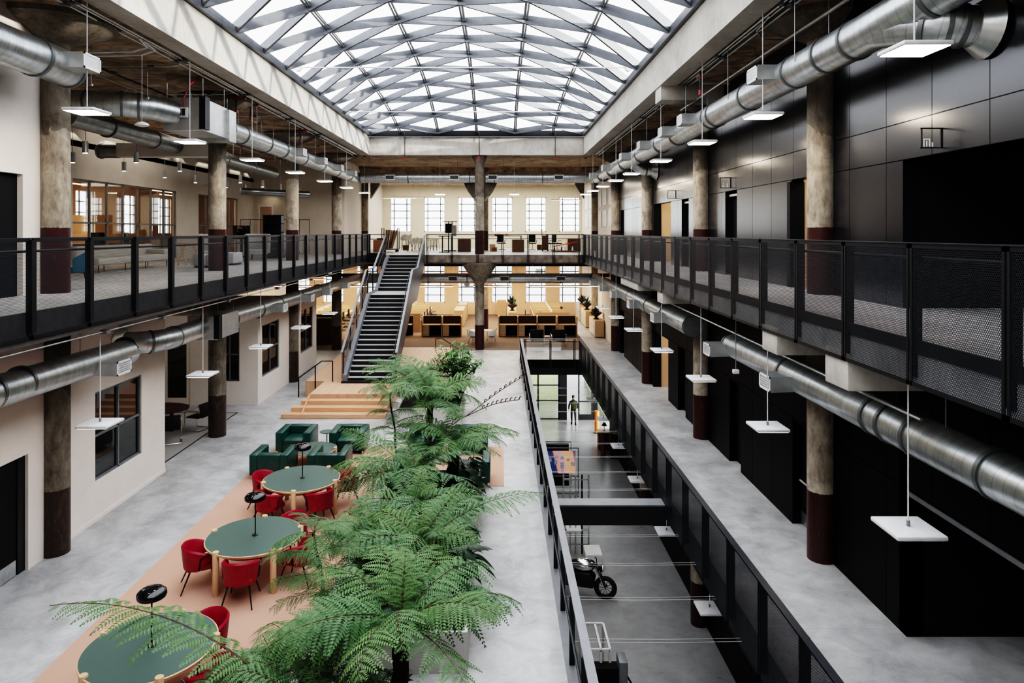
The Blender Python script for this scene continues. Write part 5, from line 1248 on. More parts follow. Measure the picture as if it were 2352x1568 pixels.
def task_chair(x, Y, lab, rz, m='matblack', z=UP, grp='mesh task chairs on the far gallery', loc=None):
    t = thing('task_chair', lab, 'chair', loc or pg(x, Y, z), rz, grp)
    MB().box(-.24, .24, -.24, .24, .44, .5).build('seat', M[m], t, bevel=.02); MB().box(-.22, .22, .22, .26, .55, 1.05).build('backrest', M[m], t, bevel=.015)
    for s_ in (-1, 1): MB().tube([(s_ * .27, .2, .47), (s_ * .29, .1, .68), (s_ * .29, -.15, .68)], .018, 6).build('armrest', M['black'], t)
    MB().cyl((0, 0, .06), (0, 0, .45), .025).build('post', M['chrome'], t)
    for a in range(5): MB().bar((0, 0, .08), (.28 * math.cos(a * 1.257), .28 * math.sin(a * 1.257), .04), .035, .03).build('foot', M['black'], t)
task_chair(1152, 46.0, 'black task chair on castors under a high table, near the second window from the column', .4); task_chair(1223, 45.5, 'mesh backed task chair below the fifth window', 3.0); task_chair(1279, 45, 'black task chair near the charcoal end of the railing', 2.2); task_chair(1265, 44.2, 'black task chair tipped beside a rolling stand', 1.2)
t = thing('high_table', 'long high table with items on it before the upper windows', 'table', pg(1165, 47.0))
MB().box(-1.5, 1.0, -.35, .35, .93, .97).build('table_top', M['walnut'], t)
for x in (-1.45, .95): MB().box(x - .03, x + .03, -.3, .3, 0, .93).build('leg', M['black'], t)
t = thing('bag', 'pink and white bundle on the high table', 'bag', pg(1143, 47.0, UP + .97)); MB().lathe([(.18, 0), (.26, .08), (.2, .18), (.08, .22), (0, .22)], (0, 0, 0), 14).build('bundle', mat('pink_cloth', (.7, .2, .25), .9, c2=(.8, .7, .7), scale=8), t, smooth=True)
t = thing('hat', 'round brown hat on the high table', 'hat', pg(1163, 47.0, UP + .97)); MB().lathe([(.24, 0), (.24, .02), (.13, .04), (.12, .13), (.06, .17), (0, .175)], (0, 0, 0), 16).build('crown', M['ply'], t, smooth=True)
t = thing('rolling_stand', 'narrow dark rolling stand with a white cup near the charcoal end', 'stand', pg(1252, 43.5))
MB().box(-.2, .2, -.15, .15, .06, 1.0).build('cabinet_body', M['walnut'], t, bevel=.01); MB().cyl((-.2, 0, .9), (-.2, 0, 1.35), .02, n=6).build('post', M['black'], t)
for x in (-.17, .17): MB().cyl((x, -.1, .04), (x, .1, .04), .04, n=10).build('wheel', M['rubber'], t)
t = thing('foosball_table', 'low dark games table with red rail and green bottles beneath', 'table', pg(1296, 41.5))
MB().box(-.75, .7, -.35, .35, .02, .1).build('base', M['walnut'], t); MB().bar((-.7, -.3, .35), (.75, -.3, .62), .05, .05).build('red_rail', M['red_paint'], t)
for k in range(6): MB().cyl((-.6 + .22 * k, 0, .1), (-.6 + .22 * k, 0, .34), .06, .03, n=10).build('bottle', M['shell'] if k % 2 else M['leaf2'], t)
for k, (x, Y, m) in enumerate(((868, 41, 'rust'), (876, 41.5, 'matblack'))):
    box_(x, Y, .5, .75 + .1 * k, m, ('rust brown cabinet behind the short railing', 'black bag standing behind the short railing')[k])
# ------------------------------------------------------------------ far ground floor offices
def workstation(x, y, lab, rz=0, grp='brown felt workstations', w=1.16, end=False):
    t = thing('workstation', lab, 'desk', (x, y, .012), rz, grp)
    MB().box(-w / 2, w / 2, .70, .74, 0, 1.2).build('back_screen', M['felt'], t)
    for s in ((-1, 1) if end else (-1,)): MB().box(s * w / 2 - .03, s * w / 2 + .03, 0, .74, 0, 1.24).build('side_screen', M['ply'], t)
    MB().box(-w / 2, w / 2, .68, .76, 1.2, 1.225).build('screen_cap', M['ply'], t)
    MB().box(-w / 2 + .03, w / 2 - .03, .06, .70, .70, .735).build('desk_top', M['ply'], t)
    d = MB().box(-w / 2 + .06, -w / 2 + .42, .08, .6, .04, .69).build('drawer_pedestal', M['shell'], t)
    for q in range(3): MB().box(-w / 2 + .07, -w / 2 + .41, .065, .08, .06 + q * .21, .25 + q * .21).build('drawer', M['ply'], d)
    MB().box(-w / 2 + .42, w / 2 - .03, .66, .70, .02, .70).build('modesty_panel', M['matblack'], t)
    return t
YW = 41.6
ws = workstation(-7.1, YW, 'brown felt workstation half hidden behind the stair, nearest the windows side', end=False)
seq = [(-5.9, 'second bay of the row behind the stair'), (-4.12, 'first full bay to show beside the stair'), (-2.91, 'end bay of the row nearest the mid-aisle column')]
for x, l in seq: dup(ws, (x, YW, .012), 0, 'brown felt workstation, ' + l)
for k, x in enumerate((.58, 1.74, 2.93, 4.15)):
    dup(ws, (x, YW, .012), 0, 'brown felt workstation, %s bay from the column on its charcoal side' % ORD[k])
for x, lab in ((-2.3, 'end screen of the workstations near the mid-aisle column'), (4.76, 'end screen of the workstations near the oak cabinets')):
    e = MB().box(x - .03, x + .03, YW, YW + .74, .012, 1.25).build('screen', M['ply']); tag(e, 'pale edged ' + lab, 'screen')
def bench(x, y, n, lab, w, px_=.75):
    for k in range(n):
        t = thing('workstation', 'pale oak bench workstation %s, %s from the viewer' % (lab, ORD[k]), 'desk', (x, y + k * 1.55, .012), 0, 'pale oak bench workstations')
        MB().box(-w / 2, w / 2, 0, .05, 0, 1.2).build('cross_screen', M['ply'], t); MB().box(-w / 2, w / 2, .05, 1.5, .71, .74).build('desk_top', M['shell'], t); MB().box(-.03, .03, .05, 1.55, .4, 1.28).build('spine_screen', M['shell'], t)
        for s in (-1, 1): MB().box(s * (w / 2 - .05) - .02, s * (w / 2 - .05) + .02, .1, 1.4, 0, .71).build('leg', M['ply'], t)
bench(-6.2, 43.6, 5, 'behind the stair', 2.4); bench(3.45, 44.2, 5, 'on the charcoal side', 2.2); bench(-12.0, 42.0, 5, 'in the window-side corner', 3.0)
for k, (x, y) in enumerate(((-4.75, 44.3), (-4.75, 45.9), (-4.75, 47.5), (-4.7, 49.0), (-10.2, 42.6), (-10.2, 44.2), (-10.2, 45.8), (-10.2, 47.4), (2.05, 47.0))):
    task_chair(0, 10, 'black task chair at the pale oak benches, ' + (('behind the stair, ' if k < 4 else 'in the window-side corner, ' if k < 8 else 'on the charcoal side, ') + ORD[k % 4] + ' from the viewer'), PI / 2, grp='task chairs at the benches', loc=(x, y, .012))
def low_cab(x0, x1, y0, y1, h, lab, doors='x'):
    t = thing('storage_cabinet', lab, 'cabinet', ((x0 + x1) / 2, (y0 + y1) / 2, .012))
    MB().box(x0, x1, y0, y1, .04, h).build('carcass', M['ply'], t, world=True, bevel=.006, seg=1); MB().box(x0 + .03, x1 - .03, y0 + .03, y1 - .03, .012, .04).build('plinth', M['matblack'], t, world=True)
    n = max(2, int((y1 - y0) / .9)); d = (y1 - y0) / n
    for k in range(n):
        dr = MB().box(x0 - .02, x0, y0 + d * k + .02, y0 + d * (k + 1) - .02, .08, h - .04).build('door', M['shell'], t, world=True)
        MB().box(x0 - .03, x0 - .02, y0 + d * (k + .5) - .05, y0 + d * (k + .5) + .05, h * .55, h * .6).build('handle', M['black'], dr)
    return t
low_cab(5.84, 6.38, 41.4, 44.0, 1.02, 'pale oak storage cabinet nearest the charcoal wall, with an urn on it'); low_cab(5.80, 6.38, 45.6, 48.3, 1.12, 'middle pale oak storage cabinet along the white side wall'); low_cab(5.78, 6.38, 48.9, 51.2, 1.15, 'farthest pale oak storage cabinet along the white side wall')
low_cab(.62, 1.18, 44.9, 50.5, 1.12, 'long pale oak storage cabinet with two urns near the middle windows'); low_cab(-3.05, -2.4, 46.0, 48.8, 1.12, 'pale cabinet with grey top behind the workstations near the column'); low_cab(-3.0, -2.35, 49.4, 52, 1.15, 'farther pale cabinet by the window wall'); low_cab(.2 - .35, .2 + .35, 52.2, 52.9, 1.2, 'tall ochre cabinet against the window wall')
def urn(x, y, z, lab, s=1, tall=.35):
    t = thing('urn_planter', lab, 'planter', (x, y, z), 0, 'footed bronze urns with plants')
    MB().lathe([(.16 * s, 0), (.16 * s, .03 * s), (.07 * s, .09 * s), (.09 * s, .14 * s), (.26 * s, .27 * s), (.32 * s, .36 * s), (.28 * s, .37 * s), (.2 * s, .33 * s), (0, .32 * s)], (0, 0, 0), 24).build('urn', M['bronze'], t, smooth=True)
    mb = MB()
    for k in range(26):
        a = R.uniform(0, 2 * PI); e = R.uniform(.3, 1.3); L = R.uniform(.6, 1) * tall * s; d = Vector((math.cos(a) * math.cos(e), math.sin(a) * math.cos(e), math.sin(e))); q = Vector((-math.sin(a), math.cos(a), 0)) * .035 * s
        b = Vector((0, 0, .32 * s)); mb.quad(b, b + d * L * .6 + q, b + d * L + Vector((0, 0, -.04)), b + d * L * .6 - q)
    mb.build('foliage', M['leaf2'], t)
urn(6.02, 42.3, 1.02, 'bronze urn planter on the nearest oak cabinet, at the column foot', 1.2, .45); urn(6.0, 46.6, 1.12, 'bronze urn planter on the middle oak cabinet', 1.15, .6); urn(6.05, 49.8, 1.15, 'bronze urn planter on the farthest oak cabinet', 1.1, .5)
urn(.9, 46.0, 1.12, 'bronze urn planter on the near end of the long cabinet', 1.15, .5); urn(.9, 49.2, 1.12, 'bronze urn planter on the far end of the long cabinet', 1.15, .5)
t = thing('oval_table', 'white topped oval table behind the mid-aisle column', 'table', (-1.02, 39.4, 0.012))
MB().lathe([(.5, .70), (.52, .71), (.52, .735), (0, .737)], (0, 0, 0), 36).build('table_top', M['wht_metal'], t, smooth=True).scale = (1.3, 1, 1)
for x in (-.35, .35): MB().cyl((x, 0, .02), (x, 0, .7), .03, n=10).build('leg', M['chrome'], t); MB().box(x - .03, x + .03, -.3, .3, 0, .025).build('foot', M['chrome'], t)
for k, (x, Y, rz) in enumerate(((1086, 38.6, .9), (1083, 39.4, 1.6), (1130, 38.7, -.9), (1131, 39.8, -1.7))):
    t = thing('shell_chair', 'white shell chair with blue pad at the oval table, ' + ('front on the stair side', 'rear on the stair side', 'front on the charcoal side', 'rear on the charcoal side')[k], 'chair', pg(x, Y, .012), rz, 'white shell chairs at the oval table')
    n = 10; vs = []; fs = []
    for i in range(n + 1):
        a = math.radians(0 + 180 * i / n); q = math.sin(PI * i / n)
        for (r, z) in ((.2, .44), (.23, .44), (.27, .6 + .22 * q), (.24, .6 + .22 * q)): vs.append((r * math.cos(a), r * math.sin(a), z))
    for i in range(n):
        for j in range(4): fs.append((i * 4 + j, i * 4 + (j + 1) % 4, (i + 1) * 4 + (j + 1) % 4, (i + 1) * 4 + j))
    MB().add(vs, fs + [(0, 1, 2, 3), tuple(n * 4 + j for j in (3, 2, 1, 0))]).build('backrest', M['shell'], t, smooth=True)
    MB().lathe([(.21, .42), (.23, .45), (0, .45)], (0, 0, 0), 16).build('seat', M['shell'], t, smooth=True); MB().lathe([(.19, .45), (.18, .475), (0, .48)], (0, 0, 0), 16).build('seat_pad', M['bluepad'], t, smooth=True)
    for a in range(4): MB().cyl((.13 * math.cos(a * PI / 2 + .8), .13 * math.sin(a * PI / 2 + .8), .43), (.26 * math.cos(a * PI / 2 + .8), .26 * math.sin(a * PI / 2 + .8), 0), .011, n=6).build('leg', M['chrome'], t)
for k, (x, rz) in enumerate(((2.12, 0), (3.32, .05))):
    t = thing('lounge_chair', 'black leather lounge chair with chrome arms behind the void rail, %s' % ('nearer the column', 'nearer the oak cabinets')[k], 'lounge chair', (x, 38.3, .012), rz, 'black chrome lounge chairs')
    MB().box(-.36, .36, -.32, .34, .25, .45).build('seat', M['matblack'], t, bevel=.04); MB().obox((0, -.34, .68), (.74, .14, .62), Matrix.Rotation(math.radians(10), 3, 'X')).build('backrest', M['matblack'], t, bevel=.04)
    for s in (-1, 1): MB().tube([(s * .4, .3, 0), (s * .4, .3, .6), (s * .41, .22, .68), (s * .41, -.3, .68), (s * .4, -.36, .6), (s * .4, -.36, 0)], .018, 8).build('chrome_arm', M['chrome'], t)
t = thing('side_table', 'small white topped side table between the black lounge chairs', 'side table', (2.72, 38.9, .012))
MB().lathe([(.2, .46), (.22, .47), (0, .48)], (0, 0, 0), 18).build('table_top', M['wht_metal'], t); MB().cyl((0, 0, 0), (0, 0, .46), .02).build('post', M['chrome'], t); MB().lathe([(.16, 0), (.16, .01), (0, .015)], (0, 0, 0), 18).build('base', M['chrome'], t)
for k, (y, lab) in enumerate(((38.0, 'nearest'), (39.6, 'second'))):
    t = thing('screen_wall', 'dark brown screen beside the window-side column, %s from the viewer' % lab, 'screen', (-9.6, y + 1, .012))
    MB().box(-1.6, .2, -.05, .05, 0, 1.5).build('screen_panel', M['walnut'], t); MB().box(.2, .26, -.06, .06, 0, 1.52).build('edge', M['ply'], t)
t = thing('storage_cabinet', 'dark brown low cabinet with plant behind the stair', 'cabinet', (-7.6, 39.4, .012))
MB().box(-.35, .35, -.8, .8, 0, 1.0).build('carcass', M['walnut'], t, bevel=.008); MB().box(-.36, .36, -.82, .82, 1.0, 1.03).build('cabinet_top', M['ply'], t)
# ------------------------------------------------------------------ basement exhibits
def frame_tubes(t, name, segs, r, m):
    for a, b in segs: MB().bar(a, b, r, r, up=(0, 1, 0) if abs(Vector(a).x - Vector(b).x) + abs(Vector(a).z - Vector(b).z) > .01 else (0, 0, 1)).build(name, M[m], t)
def rect(x0, x1, z0, z1, y): return [((x0, y, z0), (x1, y, z0)), ((x0, y, z1), (x1, y, z1)), ((x0, y, z0), (x0, y, z1)), ((x1, y, z0), (x1, y, z1))]
t = thing('display_stand', 'grey tube display frame holding a bright screen in the basement', 'display stand', (3.0, 31.8, LOW))
frame_tubes(t, 'tube_frame', rect(-.95, .70, .05, 2.15, 0) + [((-.95, 0, .85), (.7, 0, .85))], .05, 'gsteel')
frame_tubes(t, 'rear_frame', rect(-.95, .40, .3, 2.3, .45), .04, 'gsteel')
MB().box(-.9, .30, .40, .44, .25, 2.25).build('black_panel', M['matblack'], t)
for s in (-.9, .65): MB().bar((s, -.35, .03), (s, .6, .03), .05, .05).build('foot', M['gsteel'], t)
nt = NT('screen_picture'); u = nt.sep(nt.obj())
vx = nt.math('ADD', u[0], nt.math('MULTIPLY', u[2], .25))
col = nt.ramp(nt.math('MULTIPLY_ADD', vx, .6, .22), [(.20, (.02, .05, .16)), (.25, (.75, .38, .26)), (.45, (.62, .40, .50)), (.5, (.80, .45, .25)), (.75, (.78, .42, .28)), (.8, (.22, .13, .2)), (1, (.03, .05, .14))])
st_ = nt.math('LESS_THAN', nt.math('FRACT', nt.math('MULTIPLY', vx, 11)), .12)
col = nt.mix(nt.math('MULTIPLY', st_, .35), col, (.45, .2, .25))
em = nt.n.new('ShaderNodeEmission'); em.inputs[1].default_value = 1.2; nt.link(col, em.inputs[0]); nt.link(em.outputs[0], nt.out.inputs[0])
sc_ = MB().box(-.90, .56, -.04, .0, .98, 2.02).build('screen', nt.m, t)
items = MB()
for (x, z, w, h) in ((-.62, 1.6, .14, .16), (-.35, 1.5, .13, .2), (-.32, 1.74, .2, .12), (-.05, 1.72, .16, .14), (-.06, 1.35, .16, .3), (.22, 1.62, .13, .1), (.44, 1.42, .2, .18), (-.05, 1.1, .12, .12)):
    items.box(x - w / 2, x + w / 2, -.044, -.041, z - h / 2, z + h / 2)
items.build('screen_detail', mat('screen_items', (.5, .5, .55), .5, c2=(.06, .06, .1), scale=14, emit=(.5, .5, .6), estr=.3), sc_)
t = thing('motorcycle', 'black and silver motorcycle with one side hidden by the void rail', 'motorcycle', (2.72, 22.9, LOW), math.radians(-14)); t.scale = (1.14, 1.14, 1.14)
for x in (-.78, .74):
    w = MB().tube([(x + .27 * math.cos(2 * PI * k / 28), 0, .34 + .27 * math.sin(2 * PI * k / 28)) for k in range(28)], .068, 10, closed=True).build('wheel', M['rubber'], t, smooth=True)
    MB().tube([(x + .19 * math.cos(2 * PI * k / 24), 0, .34 + .19 * math.sin(2 * PI * k / 24)) for k in range(24)], .02, 8, closed=True).cyl((x, -.07, .34), (x, .07, .34), .07, n=14).build('rim', M['chrome'], w, smooth=True)
    mb = MB()
    for k in range(10): mb.cyl((x, 0, .34), (x + .2 * math.cos(k * .628), 0, .34 + .2 * math.sin(k * .628)), .01, n=5)
    mb.build('spokes', M['black'], w)
MB().prism([(-.62, .36), (.40, .33), (.46, .62), (.30, .78), (-.60, .76)], 'y', -.17, .17).build('battery_case', M['black'], t, bevel=.04)
MB().add([], []).lathe([(0, 0), (.10, .02), (.17, .10), (.19, .18), (.15, .26), (.07, .30), (0, .31)], (0, 0, 0), 20).build('tank', M['chrome'], t, smooth=True)
tk = t.children[-1] if t.children[-1].name.startswith('tank') else [c for c in t.children if c.name.startswith('tank')][0]
tk.location = (.10, 0, .76); tk.scale = (2.1, 1.15, 1.15)
MB().prism([(-.75, .80), (-.15, .78), (-.12, .86), (-.7, .92)], 'y', -.13, .13).build('seat', M['rust'], t, bevel=.025)
for s in (-1, 1): MB().cyl((.74, s * .10, .34), (.46, s * .10, .98), .028, n=10).build('fork', M['chrome'], t)
MB().tube([(.40, -.36, 1.02), (.46, -.2, 1.06), (.48, 0, 1.02), (.46, .2, 1.06), (.40, .36, 1.02)], .017, 8).build('handlebar', M['black'], t)
MB().tube([(.52, 0, .90), (.66, 0, .90)], [.07, .105], 16).build('headlight', M['black'], t, smooth=True); MB().cyl((.655, 0, .9), (.67, 0, .9), .095, n=16).build('headlight_lens', M['chrome'], t)
MB().box(-.62, -.3, -.02, .02, .28, .4).build('swing_arm', M['black'], t); MB().cyl((-.5, -.19, .48), (-.5, -.17, .48), .09, n=16).build('drive_cover', M['chrome'], t)
MB().cyl((-.1, .1, .35), (-.25, .28, 0), .014, n=6).build('kick_stand', M['black'], t)
t = thing('display_plinth', 'low white plinth standing behind the motorcycle', 'plinth', (3.42, 24.9, LOW)); MB().box(-.3, .3, -.4, .4, 0, .62).build('plinth_body', M['wht_metal'], t, bevel=.02); MB().box(-.27, .27, -.37, .37, .62, .63).build('plinth_top', M['shell'], t)
t = thing('machine_frame', 'tall grey aluminium test frame beyond the motorcycle under the void beam', 'frame', (2.9, 25.9, LOW))
for x in (-.45, -.2, .0, .25, .5): MB().box(x - .03, x + .03, -.03, .03, 0, 3.0).build('upright', M['galv'] if x != .25 else M['black'], t)
for z in (.35, .9, 2.8): MB().box(-.48, .53, -.035, .035, z, z + .05).build('crossbar', M['galv'], t)
MB().box(-.35, .2, -.3, .3, .95, 1.0).build('shelf', M['wht_metal'], t)
MB().tube([(.45, .1, 1.9), (.55, .1, 2.3), (.5, .1, 2.7)], .03, 8).build('cable', M['shell'], t)
for s in (-.45, .5): MB().bar((s, -.5, .03), (s, .5, .03), .06, .06).build('foot', M['galv'], t)
t = thing('machine_frame', 'white tube frame with grey cased machine at the near end of the basement', 'frame', (2.42, 17.1, LOW))
frame_tubes(t, 'tube_frame', rect(-.32, .28, .05, 2.05, -.5) + rect(-.32, .28, .05, 2.05, .6) + [((x, -.5, z), (x, .6, z)) for x in (-.32, .06, .28) for z in (2.05,)] + [((x, -.5, .05), (x, -.5, 2.05)) for x in (.06,)], .055, 'wht_metal')
MB().box(-.2, -.17, -.3, .5, .3, 1.9).build('panel', M['dark_glass'], t)
MB().box(-.4, .45, -.75, -.45, 1.0, 1.75).build('machine_body', M['matblack'], t, bevel=.02)
c_ = MB().box(.45, .65, -.85, -.4, .85, 1.95).build('end_casing', M['gsteel'], t, bevel=.02); MB().box(.65, .66, -.8, -.45, .9, 1.9).build('casing_lid', M['sofa_gr'], c_)
MB().tube([(.66, -.6, 1.5), (.78, -.6, 1.3), (.76, -.6, .9), (.6, -.6, .5)], .025, 8).build('cable', M['black'], t)
for k, (x, y, w, lab) in enumerate(((1371, 41.5, .14, 'slim orange post by the basement entrance'), (1385, 37.0, .13, 'second slim orange post under the walkway'))):
    t = thing('orange_post', lab, 'post', pg(x, y, LOW)); MB().cyl((0, 0, 0), (0, 0, 1.35), w, n=16).build('post_body', M['orange_lit'] if k == 0 else M['rust'], t, smooth=True); MB().cyl((0, 0, 0), (0, 0, .03), w + .04, n=16).build('base', M['black'], t)
t = thing('reception_desk', 'brown timber reception desk half under the walkway', 'desk', pg(1388, 38.5, LOW)); MB().box(-.35, .42, -.25, .35, 0, .95).build('desk_body', M['rust'], t, bevel=.01); MB().box(-.4, .45, -.3, .4, .95, 1.0).build('desk_top', M['ply'], t)
t = thing('desk_lamp', 'small dark lamp on the reception desk', 'lamp', pg(1388, 38.5, LOW + 1.0)); MB().cyl((0, 0, 0), (0, 0, .35), .015).build('pole', M['black'], t); MB().lathe([(.16, .3), (.05, .48), (0, .48)], (0, 0, 0), 16).build('shade', M['bronze'], t, smooth=True); MB().lathe([(.09, 0), (.09, .02), (0, .02)], (0, 0, 0), 14).build('base', M['black'], t)
# ------------------------------------------------------------------ planters, tree ferns, shrubs
def frond_mesh(name, e0, e1, npair=10, plen=.30, npin=14, seed=1, rr=.0075):
    r = random.Random(seed); N = 30; pts = [Vector((0, 0, 0))]; tang = []
    for i in range(N):
        t = i / N; e = math.radians(e0 + (e1 - e0) * t ** 1.15); d = Vector((math.cos(e), 0, math.sin(e))); tang.append(d); pts.append(pts[-1] + d / N)
    tang.append(tang[-1])
    mb = MB(); mb.tube(pts, [rr * (1 - .8 * i / N) for i in range(N + 1)], 4, cap=False, mi=1)
    for k in range(npair):
        t = .17 + .81 * (k + .5) / npair; s = (t - .15) / .85
        L0 = plen * max(.05, math.sin(PI * min(1, .16 + .84 * s) ** .9)) ** .75
        x = t * N; i = min(int(x), N - 1); b0 = pts[i].lerp(pts[i + 1], x - i); tg = tang[i]
        nrm = tg.cross(Vector((0, 1, 0))); nrm = -nrm if nrm.z < 0 else nrm
        for sd in (-1, 1):
            L = L0 * r.uniform(.9, 1.06); side = Vector((0, sd, 0)); fw = math.radians(r.uniform(14, 30) + 16 * s)
            d = (side * math.cos(fw) + tg * math.sin(fw) + nrm * r.uniform(-.05, .25)).normalized(); droop = r.uniform(.25, .6) * L
            q = d.cross(nrm).normalized()
            def at_(u): return b0 + d * L * u - Vector((0, 0, 1)) * droop * u * u
            n = max(5, int(npin * (L0 / plen) ** .5)); sp = L / n
            for j in range(n):
                u = (j + .6) / n; p = at_(u); ax = (at_(min(1, u + .05)) - at_(u - .05)).normalized()
                l = plen * .215 * min(1, (1.12 - u) * 1.35) * min(1, .55 + u * 2) * (.55 + .45 * L0 / plen) * r.uniform(.9, 1.1)
                for s2 in (-1, 1):
                    o = (q * s2 * .93 + ax * .36).normalized(); tip = p + o * l - Vector((0, 0, .16 * l)); w = ax * sp * .50
                    m = p + o * l * .42
                    mb.add([p, m + w, tip, m - w], [(0, 1, 2, 3)])
            e_ = at_(1.0); b_ = at_(.93); mb.add([b_ - q * .004, e_, b_ + q * .004], [(0, 1, 2)])
    return mb.mesh(name, [M['leaf1'], M['stem']])
FR = [frond_mesh('frond_a', 62, -28, seed=1), frond_mesh('frond_b', 48, -42, seed=2, plen=.28), frond_mesh('frond_c', 34, -30, seed=3, plen=.31, npair=11),
      frond_mesh('frond_d', 74, -5, seed=4, plen=.27), frond_mesh('frond_long', 30, -20, seed=5, plen=.17, npair=17, npin=16, rr=.0045), frond_mesh('frond_flat', 12, -30, seed=6, plen=.31, npair=9)]
def planter(x0, x1, y0, y1, lab, h=.6):
    t = thing('planter', lab, 'planter', ((x0 + x1) / 2, (y0 + y1) / 2, 0))
    w = .045
    MB().grid('z', [x0, x0 + w, x1 - w, x1], [y0, y0 + w, y1 - w, y1], lambda i, j: i == 1 and j == 1, .002, h).build('planter_box', M['planter'], t, world=True)
    MB().box(x0 + w, x1 - w, y0 + w, y1 - w, .01, h - .06).build('soil', M['soil'], t, world=True)
planter(-2.6, -.46, 5.6, 8.6, 'off-white planter box nearest the viewer, almost hidden under fern fronds')
planter(-2.6, -.46, 9.9, 13.1, 'off-white planter box with dark foliage spilling over its clean long edge')
planter(-2.6, -.46, 13.9, 16.7, 'off-white planter box beside the pink rug corner')
planter(-3.35, -1.25, 22.5, 24.9, 'off-white planter box at the far end before the oak platform')
def fern(lab, base, crown, fronds, r0=.10, r1=.075, grp=None, name='tree_fern'):
    b, c = Vector(base), Vector(crown)
    t = thing(name, lab, 'tree fern', b, 0, grp)
    h = c - b; n = 7
    pts = [b + h * (i / n) + Vector((.02 * math.sin(i * 1.9), .02 * math.cos(i * 2.3), 0)) * (0 < i < n) - Vector((h.x, h.y, 0)) * .25 * math.sin(PI * i / n) * .4 for i in range(n + 1)]
    MB().tube(pts, [r0 + (r1 - r0) * i / n + .008 * math.sin(i * 2.7) for i in range(n + 1)], 12).build('trunk', M['trunk'], t, world=True, smooth=True)
    if r0 > .05: fronds = fronds + [(R.uniform(0, 360), R.uniform(.55, .95), 3, R.uniform(-25, 10), R.uniform(-25, 25)) for _ in range(5)]
    for (az, L, v, *tl) in fronds:
        o = bpy.data.objects.new('frond', FR[v]); COL.objects.link(o); o.parent = t
        o.location = c - b; o.rotation_mode = 'XYZ'
        o.rotation_euler = (math.radians(tl[1] if len(tl) > 1 else R.uniform(-28, 28)), math.radians(-(tl[0] if tl else R.uniform(-14, 16))), math.radians(az)); o.scale = (L, L, L)
    return t
def ring(n, L, vs, a0=0, jit=12, skip=()):
    out = []
    for k in range(n):
        a = a0 + 360 * k / n + R.uniform(-jit, jit)
        if any(lo <= a % 360 <= hi for lo, hi in skip): continue
        out.append((a, L * R.uniform(.85, 1.12), vs[k % len(vs)]))
    return out
# nearest, trunk standing clear before the second planter
fern('tall tree fern nearest the viewer with a bare dark trunk before the planter face', (-1.18, 8.0, .54), (-1.15, 8.05, 1.78),
     ring(12, 1.45, (2, 1, 5, 2), 15, 10) + [(5, 1.35, 5), (-25, 1.4, 2), (150, 1.5, 2), (185, 1.7, 2), (-150, 1.4, 1), (60, 1.2, 0), (120, 1.3, 0)], .115, .085)
fern('tree fern at the lower edge reaching one long frond over the nearest green table', (-2.2, 7.5, .54), (-2.25, 7.55, 1.15),
     [(172, 3.3, 4, 8, 8), (200, 1.5, 2), (215, 1.6, 1), (150, 1.6, 1), (120, 1.3, 0), (75, 1.2, 0), (30, 1.4, 1), (330, 1.3, 2), (290, 1.3, 1), (250, 1.5, 1), (185, 1.1, 0), (235, 1.2, 2), (100, 1.5, 3)], .10, .08)
fern('tree fern in the second planter with a long frond arching over the open floor', (-1.25, 11.1, .54), (-1.3, 11.2, 1.25),
     [(14, 2.35, 4, 10, 5), (40, 1.6, 2), (95, 1.4, 0), (130, 1.5, 1), (165, 1.7, 2), (195, 1.6, 1), (225, 1.5, 2), (260, 1.4, 1), (300, 1.4, 2), (335, 1.3, 1), (70, 1.3, 3), (150, 1.2, 0), (210, 1.3, 5), (185, 1.9, 2)], .10, .08)
fern('slender young tree fern leaning over the rug edge with tiers of small fronds', (-2.5, 10.0, .54), (-2.72, 10.0, 2.0),
     ring(8, .72, (5, 2), 10, 15), .03, .02)
fern('bushy tree fern low in the middle of the planters', (-1.75, 14.2, .54), (-1.75, 14.2, 1.35),
     ring(13, 1.55, (2, 1, 5), 20, 10) + [(170, 2.0, 2), (150, 2.2, 4, 12), (195, 1.7, 2), (235, 1.6, 1)], .10, .08)
fern('tree fern with thick fibrous trunk beside the dark glossy leaves', (-1.05, 15.4, .54), (-1.02, 15.4, 1.62),
     ring(12, 1.35, (1, 2, 5), 0, 10) + [(20, 1.7, 2), (155, 1.7, 0), (60, 1.6, 3), (0, 1.5, 5)], .15, .12)
f5 = fern('tallest tree fern with bare trunk before the far armchairs', (-1.75, 16.4, .54), (-1.62, 16.4, 2.35),
     ring(11, 1.4, (0, 1, 2), 25, 10) + [(160, 2.1, 2, 14), (140, 1.8, 0), (285, 1.3, 1), (300, 1.4, 2, -10), (255, 1.2, 1), (15, 1.4, 1)], .10, .075)
for a, b_, h in ((18, 1.55, .9), (8, 1.35, .38)):
    a = math.radians(a); o0 = Vector((-.85, 16.4, 1.95))
    pts = [o0 + Vector((math.cos(a) * b_ * q, math.sin(a) * b_ * q, h * q ** 1.3 + .12 * math.sin(PI * q))) for q in [i / 12 for i in range(13)]]
    mb = MB().tube([Vector((-1.6, 16.4, 2.3))] + pts, .009, 5)
    for i in range(4, 13): mb.tube([pts[i], pts[i] + Vector((.02, 0, .07)), pts[i] + Vector((.06, .02, .075))], .012, 4)
    mb.build('fiddlehead', M['stem'], f5, world=True)
fern('slender young tree fern with drooping tiers between armchairs and rug', (-2.42, 16.4, .54), (-2.62, 16.4, 2.5),
     ring(9, .85, (5, 2, 1), 0, 15), .03, .02)
fern('yellowing low fern in the far planter by the oak platform', (-2.75, 23.4, .54), (-2.75, 23.4, 1.3),
     ring(14, 1.5, (1, 2, 0), 0, 10) + [(175, 2.0, 4, 15), (160, 1.8, 2, 10)], .09, .07)
